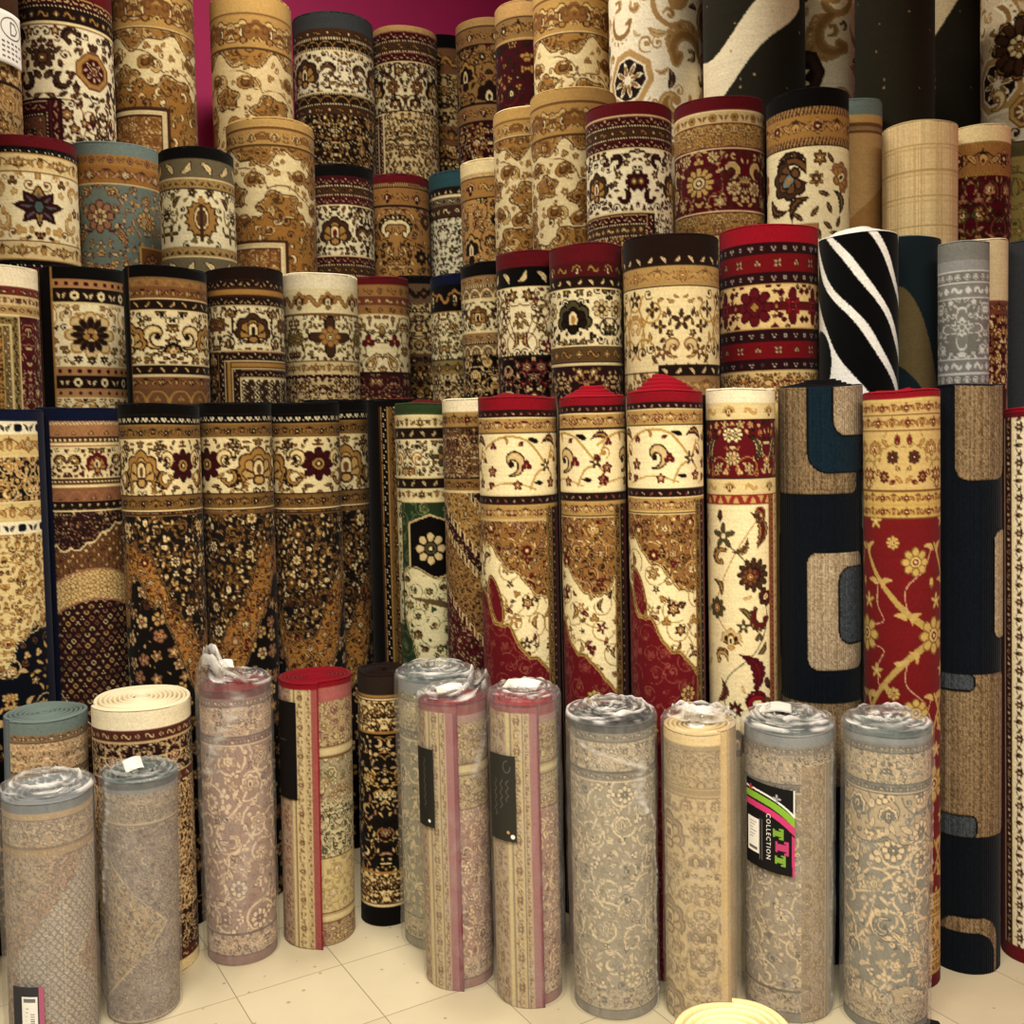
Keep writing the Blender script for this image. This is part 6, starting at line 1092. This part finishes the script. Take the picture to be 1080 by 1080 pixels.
r1('ah', 363, 424, 716, 984, 397, 'unwrapped slim black and gold rug roll with a dark brown coil', D([(22, 'solid', hx('2b211b')), (2, 'solid', 'gd'), (4, 'dash', 'brd', PL, 4), (32, 'floral', 'e3c98e', FL(4, 10, [pal('dk brd gd dk cr'), PB1], vine='dk', per=60, vw=.18, n=5)), (2, 'solid', 'gd'), (3, 'solid', 'bk')], lambda cv, y: (cv.paste(tileto(floral(76, cv.h - y, hx('17120f'), PDK, seed=9, sc=11, vine='gd', n=30, tries=700, kinds=('split', 'saz', 'dai8', 'palm')), cv.W), y), bands(cv, cv.h - 58, [(2, 'solid', 'gd'), (32, 'floral', 'e3c98e', FL(4, 10, [pal('dk brd gd dk cr'), PB1], vine='dk', per=60, vw=.18, n=5)), (4, 'dash', 'brd', PL, 4), (30, 'solid', 'bk')]))), edge='dk', coil=('dk'), turns=6, pitch=.0125)
r1('ai', 408, 496, 722, 1006, 462, 'plastic-wrapped grey-green rug roll with a blue end, behind the dusky red labelled pair', muted(21, 'a89a78', '8a866c', 'fbl', 12, light='c2b48e', core='75705a', mid='8a866e', sc=14), wrap=WR(haze=.22, tophaze=.2, cover=(30, .55)), edge='sld', coil='sld', turns=5)
def lbl_g(r): 
    def card(c):
        c.rect(0, 0, c.w, c.h, hx('2c2b27')); rnd = random.Random(1)
        c.stroke([(c.w * .5 + 1.5 * math.sin(t * 1.7), 10 + t * 2.4) for t in range(22)], .9, hx('55524a')); c.stamp('dot', c.w * .7, c.h - 7, 2, [None, None, C['wt'], None, None, None])
    patch(r, -.92, -.55, 46, 128, card, off=.0072, label='dark narrow product label')
def redside(seed): return sidebar(muted(seed, 'ad957a', '94695f', 'mr', 14, light='c6b28e', core='7a5a50', mid='9a7a6c', rows=[(12, 'solid', hx('8c4a4c')), (8, 'solid', hx('a5827a')), (42, 'floral', hx('ad9a74'), FL(3, 10, [BR1], vine=hx('8a7350'), per=60, n=4)), (1.5, 'solid', 'br'), (10, 'dash', hx('ad9a74'), BR1, 4), (1.5, 'solid', 'br'), (34, 'floral', hx('b8a67e'), FL(6, 11, [BR1], per=60, vine=hx('8a7350'), n=3)), (1.5, 'solid', 'br')]), [], None)
RS = lambda u: [(u, 8, [(5, 'solid', hx('7d3a46')), (8, 'solid', hx('9a686a')), (6, 'flor', hx('bba883'), BR1, 9), (1, 'solid', hx('7a6850')), (12, 'flor', hx('c2ae84'), BR1, 15), (1, 'solid', hx('7a6850')), (6, 'dash', hx('b5a078'), BR1, 4), (44, 'floral', hx('b09c7c'), FL(4, 10, [BR3, BR1], vine=hx('bfa988'), per=90))], False)]
def tagj(r): tag(r, -.1, .1, .075, .04, .25, .12, .024)
r1('aj', 446, 528, 744, 1045, 492, 'plastic-wrapped red-edged rug roll with a narrow dark label', sidebar(redside(31), RS(3), None), wrap=WR(haze=.14, tophaze=.2, peak=((70, .06, 45),), cover=(60, .2), streak=((30, .75, 60, .95, 10, .35),)), edge='6b1f30', coil='rd', turns=5, seam=4, sdir=-1, flare=.004, extra=(lbl_g, tagj))
def lbl_k(r):
    def card(c):
        c.rect(0, 0, c.w, c.h, hx('35342e')); rnd = random.Random(2); q = hx('5e5c50'); 
        c.stroke([(c.w * .72 + 4 * math.cos(t), 12 + 6 * math.sin(t)) for t in np.linspace(0, 5, 12)], 1., q)
        for k, x in enumerate((.3, .52, .72)): c.stroke([(c.w * x + 1.6 * math.sin(t * 1.5 + k), 26 + t * 2.0) for t in range(20 - 4 * k)], .9, q)
        c.stamp('dot', c.w * .72, c.h - 10, 2.2, [None, None, C['gdl'], None, None, None]); c.stamp('dot', c.w * .86, c.h - 6, 2.6, [None, None, C['wt'], None, None, None])
    patch(r, -.90, -.26, 52, 142, card, off=.0072, label='wide dark product label with faint script')
def tagk(r): tag(r, -.05, -.2, .1, .045, -.45, .15, .026)
r1('ak', 525, 606, 744, 1065, 570, 'plastic-wrapped red-edged rug roll with a wide dark label of faint script', sidebar(redside(37), RS(17), None), wrap=WR(haze=.15, tophaze=.22, puff=.02, cover=(50, .3)), edge='6b1f30', coil='rdb', turns=5, seam=22, sdir=-1, flare=.004, extra=(lbl_k, tagk))
r1('al', 595, 696, 768, 1079, 652, 'plastic-wrapped grey-beige rug roll with a black end and torn film on its right side', muted(41, 'a39680', '847e70', 'ch', 8, light='c0b095', core='736c5e', mid='938a76', sc=13), wrap=WR(haze=.18, tophaze=.12, cover=(-60, .4), streak=((-70, .97, 35, .86, 9, .5), (38, .88, 42, .70, 12, .55), (40, .74, 66, .62, 5, .45), (66, 0., 66, .62, 4, .5))), edge='ch', coil='bk', turns=5)
def tagm(r): tag(r, -.05, .1, .085, .04, -.1, .1, .03)
CF = [None, hx('7f6d52'), hx('a08c6a'), hx('c2ac82'), hx('857358'), hx('d8c49a')]
r1('am', 690, 776, 772, 1082, 738, 'plastic-wrapped cream rug roll with a pale edge strip down its right side', sidebar(D([(13, 'solid', hx('e6cd98')), (5, 'dash', hx('b8a27a'), CF, 4), (1, 'solid', hx('8f7c5c')), (38, 'floral', hx('b8a47e'), FL(3, 11, [CF], vine=hx('9a8660'), per=70, n=4)), (1, 'solid', hx('8f7c5c')), (9, 'dash', hx('b8a27a'), CF, 4), (1, 'solid', hx('8f7c5c'))], lambda cv, y: cv.paste(tileto(floral(86, cv.h - y, hx('c6b18a'), [CF, [None, hx('7f6d52'), hx('b09c78'), hx('8f7c5c'), hx('75644a'), hx('d8c49a')]], seed=13, sc=13, vine=hx('a8946a'), n=22, tries=300, kinds=('palm', 'dai8', 'palmw', 'saz'), big=tuple(('palm', 2, 40 + 92 * j, 24, 0, CF) for j in range(3))), cv.W), y)),
    [(22, 0, [(11, 'solid', hx('e2c68c')), (5, 'solid', hx('c2a878')), (9, 'dash', hx('a8906a'), CF, 4), (5, 'flor', hx('a8906a'), CF), (40, 'solid', hx('a8906a'))], True)], None), wrap=WR(haze=.14, tophaze=.14, cover=(0, .25), peak=((-20, .02, 80),)), edge='crd', coil='cr', turns=7, pitch=.0122, seam=30, sdir=-1, flare=.003, extra=(tagm,))
def lbl_ttt(r):
    W = {}
    def card(c):
        w, h = c.w, c.h; c.rect(0, 0, w, h, hx('1b1a1a'))
        pts = lambda dy: [(w * t, h * (dy + .05 + .21 * t ** 3)) for t in np.linspace(0, 1.02, 26)]
        c.stroke([(x, y) for x, y in pts(.05) if y < h * .45], 2.0, 'wt'); c.stroke(pts(.125), 7., hx('86b83a')); c.stroke(pts(.225), 6.5, hx('cf3f77'))
        c.stroke([(w * .96, h * .45), (w - 1.5, h * .56), (w - 1.2, h)], 3.4, hx('cf3f77')); c.stroke([(0, h * .27)] + [(x, y) for x, y in pts(.285)], 1.6, hx('1b1a1a'))
        c.stroke([(w * .98, 0), (w * .98, h * .3)], 1.6, 'wt'); c.stamp('star', w * .12, h * .10, 4, [None, hx('b8404a'), hx('c9504f'), C['mr'], C['mr'], C['mr']]); c.stamp('quad', w * .66, h * .13, 5, [None, hx('8a8a8c'), hx('b0b0b2'), C['gy'], C['gy'], C['gy']])
        gr, pk = hx('7fa63f'), hx('bf4476')
        for (yc, cx_, col, s_) in ((h * .53, .70, gr, 1.), (h * .685, .765, pk, 1.25), (h * .835, .735, gr, 1.)):       # slab T, turned a quarter, bar to the right
            L_, b = 10.5 * s_, 11.5 * s_; x0 = w * cx_ - L_ / 2
            c.rect(x0, yc - b * .24, x0 + L_, yc + b * .24, col); c.rect(x0 + L_ - 2.6, yc - b * .5, x0 + L_, yc + b * .5, col); c.rect(x0 + L_ - 4.6, yc - b * .5, x0 + L_ - 2, yc - b * .34, col); c.rect(x0 + L_ - 4.6, yc + b * .34, x0 + L_ - 2, yc + b * .5, col); c.rect(x0, yc - b * .38, x0 + 2.2, yc + b * .38, col)
        for x in (.33, .38): c.rect(w * x, h * .42, w * x + .7, h * .9, hx('8a8580'))
    lb = patch(r, -.80, .14, 50, 140, card, off=.0072, shear=.12, label='black, green and pink product label with three letters T')
    glyphs(r, 'COLLECTION', .0165, -.37, 107, 'wt', .0084, 'label_lettering', lb)
    def st(c):
        c.rect(0, 0, c.w, c.h, 'wt'); c.rect(2, c.h - 6, c.w - 2, c.h - 3, hx('6a6a6a'))
        for k in range(6): c.rect(3, 4 + k * 3.2, c.w - 3 - (k % 3) * 2, 5 + k * 3.2, hx('a8a69e'))
    patch(r, -.76, -.55, 90, 126, st, 'barcode_sticker', .0086, lb, shear=.12)
def tagn(r): tag(r, -.3, -.25, .09, .05, .05, .1, .026)
r1('an', 773, 876, 778, 1084, 824, 'plastic-wrapped grey-beige rug roll with the black, green and pink TTT label', sidebar(muted(51, 'a0907a', '7f766a', 'fbl', 13, light='bba98a', core='6b6256', mid='8c806c', sc=13), [(14, 34, [(1.2, 'solid', hx('c2b294')), (30, 'floral', hx('9a8568'), FL(4, 9, [[None, hx('75664f'), hx('bfa984'), hx('8a7860'), hx('75664f'), hx('c9b48e')]], vine=hx('bfa984'), per=50)), (1.2, 'solid', hx('c2b294')), (10, 'dash', hx('857a6c'), CF), (8, 'solid', hx('7d8388')), (60, 'solid', hx('8a8478'))], True)], None), wrap=WR(haze=.14, tophaze=.25, cover=(-20, .35), streak=((62, 0, 64, .96, 5, .22),)), edge='fbl', coil='sld', turns=5, extra=(lbl_ttt, tagn))
r1('ao', 870, 967, 778, 1092, 920, 'plastic-wrapped blue-grey rug roll with bunched white film on top, rightmost of the front row', muted(57, 'a8967a', '75746c', 'fbl', 9, light='c2ae8a', core='66655e', mid='7c796d', midband=44, sc=17), wrap=WR(haze=.15, tophaze=.3, puff=.022, cover=(20, .5), streak=((78, 0, 78, .96, 7, .3),)), edge='sld', coil='sld', turns=5)
roll('ap', 694, 844, 1134, None, 1640, 792, label='beige coiled rug end standing lowest in the picture, nearest of all', design=D([(10, 'solid', 'crd')], fieldf(hx('bda678'), seed=4, sc=13, pals=[CF], vine='bgd')), group=G1, edge='crd', coil='cr', backing='bgd', turns=8, pitch=.0128, coilw=.42, thick=.012, vis=80)

# ================================================================ build everything
settle()
for r in ROLLS: build(r)

def struct(o): o['kind'] = 'structure'; return o
def tile_mat():
    m, nt, b, out = nodes('speckled_cream_vinyl_tile'); N, L = nt.nodes, nt.links
    tc = N.new('ShaderNodeTexCoord'); mp = N.new('ShaderNodeMapping'); mp.inputs['Rotation'].default_value = (0, 0, 0); L.new(tc.outputs['Object'], mp.inputs[0])
    br = N.new('ShaderNodeTexBrick'); br.offset = 0.; br.inputs['Scale'].default_value = 1.; br.inputs['Mortar Size'].default_value = .0016; br.inputs['Mortar Smooth'].default_value = .3; br.inputs['Brick Width'].default_value = TILE; br.inputs['Row Height'].default_value = TILE
    br.inputs['Color1'].default_value = (*lin(hx('dccfae')), 1); br.inputs['Color2'].default_value = (*lin(hx('d6c8a6')), 1); br.inputs['Mortar'].default_value = (*lin(hx('988c74')), 1); L.new(mp.outputs[0], br.inputs['Vector'])
    n1 = N.new('ShaderNodeTexNoise'); n1.inputs['Scale'].default_value = 7.; n1.inputs['Detail'].default_value = 6.; L.new(tc.outputs['Object'], n1.inputs['Vector'])
    mr = N.new('ShaderNodeMapRange'); mr.inputs[3].default_value = .88; mr.inputs[4].default_value = 1.08; L.new(n1.outputs[0], mr.inputs[0])
    mu = N.new('ShaderNodeMix'); mu.data_type = 'RGBA'; mu.blend_type = 'MULTIPLY'; mu.inputs[0].default_value = 1.; L.new(br.outputs[0], mu.inputs[6]); L.new(mr.outputs[0], mu.inputs[7])
    vo = N.new('ShaderNodeTexVoronoi'); vo.inputs['Scale'].default_value = 17.; L.new(tc.outputs['Object'], vo.inputs['Vector'])
    n2 = N.new('ShaderNodeTexNoise'); n2.inputs['Scale'].default_value = 5.; L.new(tc.outputs['Object'], n2.inputs['Vector'])
    th = N.new('ShaderNodeMath'); th.operation = 'MULTIPLY'; th.inputs[1].default_value = .16; L.new(n2.outputs[0], th.inputs[0])
    lt = N.new('ShaderNodeMath'); lt.operation = 'LESS_THAN'; L.new(vo.outputs['Distance'], lt.inputs[0]); L.new(th.outputs[0], lt.inputs[1])
    m3 = N.new('ShaderNodeMath'); m3.operation = 'MULTIPLY'; m3.inputs[1].default_value = .5; L.new(lt.outputs[0], m3.inputs[0])
    mx = N.new('ShaderNodeMix'); mx.data_type = 'RGBA'; L.new(m3.outputs[0], mx.inputs[0]); L.new(mu.outputs[2], mx.inputs[6]); mx.inputs[7].default_value = (*lin(hx('7a6a4e')), 1)
    L.new(mx.outputs[2], b.inputs['Base Color']); b.inputs['Roughness'].default_value = .42; b.inputs['Specular IOR Level'].default_value = .35
    return m
TILE = .3048
def slab(name, c, d, mat, rz=0.):
    x, y, z = [q / 2 for q in d]
    v = [(sx * x, sy * y, sz * z) for sz in (-1, 1) for sy in (-1, 1) for sx in (-1, 1)]
    o = mesh_obj(name, v, [(0, 2, 3, 1), (4, 5, 7, 6), (0, 1, 5, 4), (2, 6, 7, 3), (0, 4, 6, 2), (1, 3, 7, 5)], mat, smooth=False); o.location = c; o.rotation_euler = (0, 0, rz); return o
AX = Vector((.858, .513, 0)).normalized(); ang = math.atan2(AX.y, AX.x); BY = Vector((-AX.y, AX.x, 0))
P0 = on_floor(249.4, 1051.7)
fl = slab('floor', (P0.x, P0.y, -.05), (12.192, 12.192, .1), tile_mat(), ang); struct(fl)
def wall_mat():
    m, nt, b, out = nodes('magenta_wall_paint'); N, L = nt.nodes, nt.links; no = N.new('ShaderNodeTexNoise'); no.inputs['Scale'].default_value = 3.; rp = N.new('ShaderNodeValToRGB')
    c = lin(hx('bf2464')); rp.color_ramp.elements[0].color = (*(c * .93), 1); rp.color_ramp.elements[1].color = (*(c * 1.06), 1); L.new(no.outputs[0], rp.inputs[0]); L.new(rp.outputs[0], b.inputs['Base Color']); b.inputs['Roughness'].default_value = .75; return m
WM = wall_mat(); CEIL = 4.3
# left wall runs along the tile lines just behind the back row; the right wall meets it square
off = max((r.B + (r.T - r.B) * min(1, z / r.T.z)).dot(BY) + r.R for r in ROLLS for z in (0., r.T.z)) + .05
print('wall offset', off)
corner_a = max((r.B + (r.T - r.B) * q).dot(AX) + r.R for r in ROLLS for q in (0., 1.)) + .06
wl = slab('wall_left', AX * (corner_a - 3.7) + BY * (off + .06) + Vector((0, 0, CEIL / 2)), (7.4, .12, CEIL), WM, ang); struct(wl)
wr = slab('wall_right', AX * (corner_a + .06) + BY * (off - 3.1) + Vector((0, 0, CEIL / 2)), (.12, 6.2, CEIL), WM, ang); struct(wr)
ce = slab('ceiling', (0.3, 1.9, CEIL + .05), (9, 8, .1), plain_mat('white_ceiling_board', '8a8478', .9, .1), ang); struct(ce)

# the white card taped to the back row
def price_card(r):
    R = r.R + .012; k = ROLLS[0].m
    root = thing('price_card', 'white handwritten price card hanging at the upper left corner', 'price card')
    root.matrix_world = r.root.matrix_world.copy()
    Hh = r.Hh; v0 = 38; v1 = 92; a0, a1 = math.radians(22), math.radians(64)
    nc, nr = 14, 14; f, g = np.meshgrid(np.linspace(0, 1, nc), np.linspace(0, 1, nr)); P = a0 + (a1 - a0) * f; Rr = R + .012 * g * 0 + .004 * np.sin(f * 3)
    Z = Hh - (v0 + (v1 - v0) * g + 3 * f) * k
    vs = [np.stack([q * np.sin(P), -q * np.cos(P), Z], -1).reshape(-1, 3) for q in (Rr, Rr + .0012)]
    F = gridfaces(nr, nc); n = nr * nc; b = list(range(nc)) + [i * nc + nc - 1 for i in range(1, nr)] + [n - 1 - j for j in range(1, nc)] + [(nr - 1 - i) * nc for i in range(1, nr - 1)]
    rim = np.array([(b[i], b[(i + 1) % len(b)], b[(i + 1) % len(b)] + n, b[i] + n) for i in range(len(b))])[:, ::-1]
    mesh_obj('card', np.concatenate(vs), np.concatenate([F[:, ::-1], F + n, rim]).copy(), PAPER, root)
    # pencilled ring with a D and lines of small figures
    V, Fs = [], []
    def line(pts, w):
        for (x0, y0), (x1, y1) in zip(pts, pts[1:]):
            L = math.hypot(x1 - x0, y1 - y0) + 1e-6; nx, ny = -(y1 - y0) / L * w / 2, (x1 - x0) / L * w / 2; i = len(V)
            for (x, y) in ((x0 + nx, y0 + ny), (x1 + nx, y1 + ny), (x1 - nx, y1 - ny), (x0 - nx, y0 - ny)):
                a = a0 + (a1 - a0) * x; q = R + .004 * math.sin(x * 3) + .0022; V.append((q * math.sin(a), -q * math.cos(a), Hh - (v0 + (v1 - v0) * y + 3 * x) * k))
            Fs.append((i, i + 1, i + 2, i + 3)); Fs.append((i + 3, i + 2, i + 1, i))
    line([(.55 + .36 * math.cos(t), .3 + .2 * math.sin(t)) for t in np.linspace(0, 2 * PI, 26)], .025)
    line([(.5, .18), (.5, .42)], .03); line([(.5, .18), (.66, .2), (.75, .3), (.66, .4), (.5, .42)], .03)
    for j, y in enumerate((.58, .67, .76, .86)):
        for i in range(5 - j % 2): line([(.2 + .15 * i, y), (.29 + .15 * i, y + .01)], .035)
    mesh_obj('pencil_writing', V, Fs, INK, root, smooth=False)
price_card(ROLLS[0])

# flat black things on the floor at the lower right
def floorbit(name, label, cat, pts, h, mat):
    n = len(pts); P = [on_floor(*p) for p in pts]; c = sum(P, Vector()) / n
    v = [(p.x - c.x, p.y - c.y, .0005) for p in P] + [((p.x - c.x) * .985, (p.y - c.y) * .985, h) for p in P]
    o = mesh_obj(name, v, [tuple(range(n))[::-1], tuple(range(n, 2 * n))] + [(i, (i + 1) % n, n + (i + 1) % n, n + i) for i in range(n)], mat, smooth=False); o.location = (c.x, c.y, 0); o['label'] = label; o['category'] = cat; o['kind'] = 'thing'; return o
floorbit('floor_mat', 'black mat corner lying on the floor beside the rightmost front roll', 'mat', [(953, 1070), (990, 1079), (1010, 1110), (960, 1120)], .006, plain_mat('black_rubber', '161514', .8, .2))

# ================================================================ lamps: unseen overhead panels, warm white; those in front hang low for falloff
def lamp(name, loc, size, power, col, aim=None):
    l = bpy.data.lights.new(name, 'AREA'); l.shape = 'RECTANGLE'; l.size, l.size_y = size; l.energy = power; l.color = col
    o = bpy.data.objects.new(name, l); bpy.context.scene.collection.objects.link(o); o.location = loc
    if aim: o.rotation_euler = (Vector(aim) - Vector(loc)).to_track_quat('-Z', 'Y').to_euler()
    return o
WARM = (1., .93, .81)
lamp('unseen_lamp', (1.0, .5, 3.25), (1.2, .6), 42, WARM)
lamp('unseen_lamp', (-.9, .4, 3.25), (1.2, .6), 40, WARM)
lamp('unseen_lamp', (.1, -.3, 3.25), (1.2, .6), 84, WARM)
lamp('unseen_lamp', (-.5, 3.4, CEIL - .02), (.6, .6), 38, WARM)  # added near the back to brighten the magenta wall and roll tops
wd = bpy.data.worlds.new('shop_ambience'); bpy.context.scene.world = wd; wd.use_nodes = True
wd.node_tree.nodes['Background'].inputs[0].default_value = (.9, .78, .6, 1); wd.node_tree.nodes['Background'].inputs[1].default_value = .03

# ================================================================ camera
cd = bpy.data.cameras.new('camera'); co = bpy.data.objects.new('camera', cd); bpy.context.scene.collection.objects.link(co)
cd.sensor_width = 36; cd.sensor_fit = 'HORIZONTAL'; cd.lens = 36 * FPX / 1080; cd.clip_start = .05
co.matrix_world = Matrix(((RT.x, UP.x, -FW.x, CAM.x), (RT.y, UP.y, -FW.y, CAM.y), (RT.z, UP.z, -FW.z, CAM.z), (0, 0, 0, 1)))
sc = bpy.context.scene; sc.camera = co
sc.view_settings.view_transform = 'Standard'; sc.view_settings.look = 'None'; sc.view_settings.gamma = 1.; sc.view_settings.exposure = .62; sc.view_settings.use_curve_mapping = False
sc.cycles.transparent_max_bounces = 24
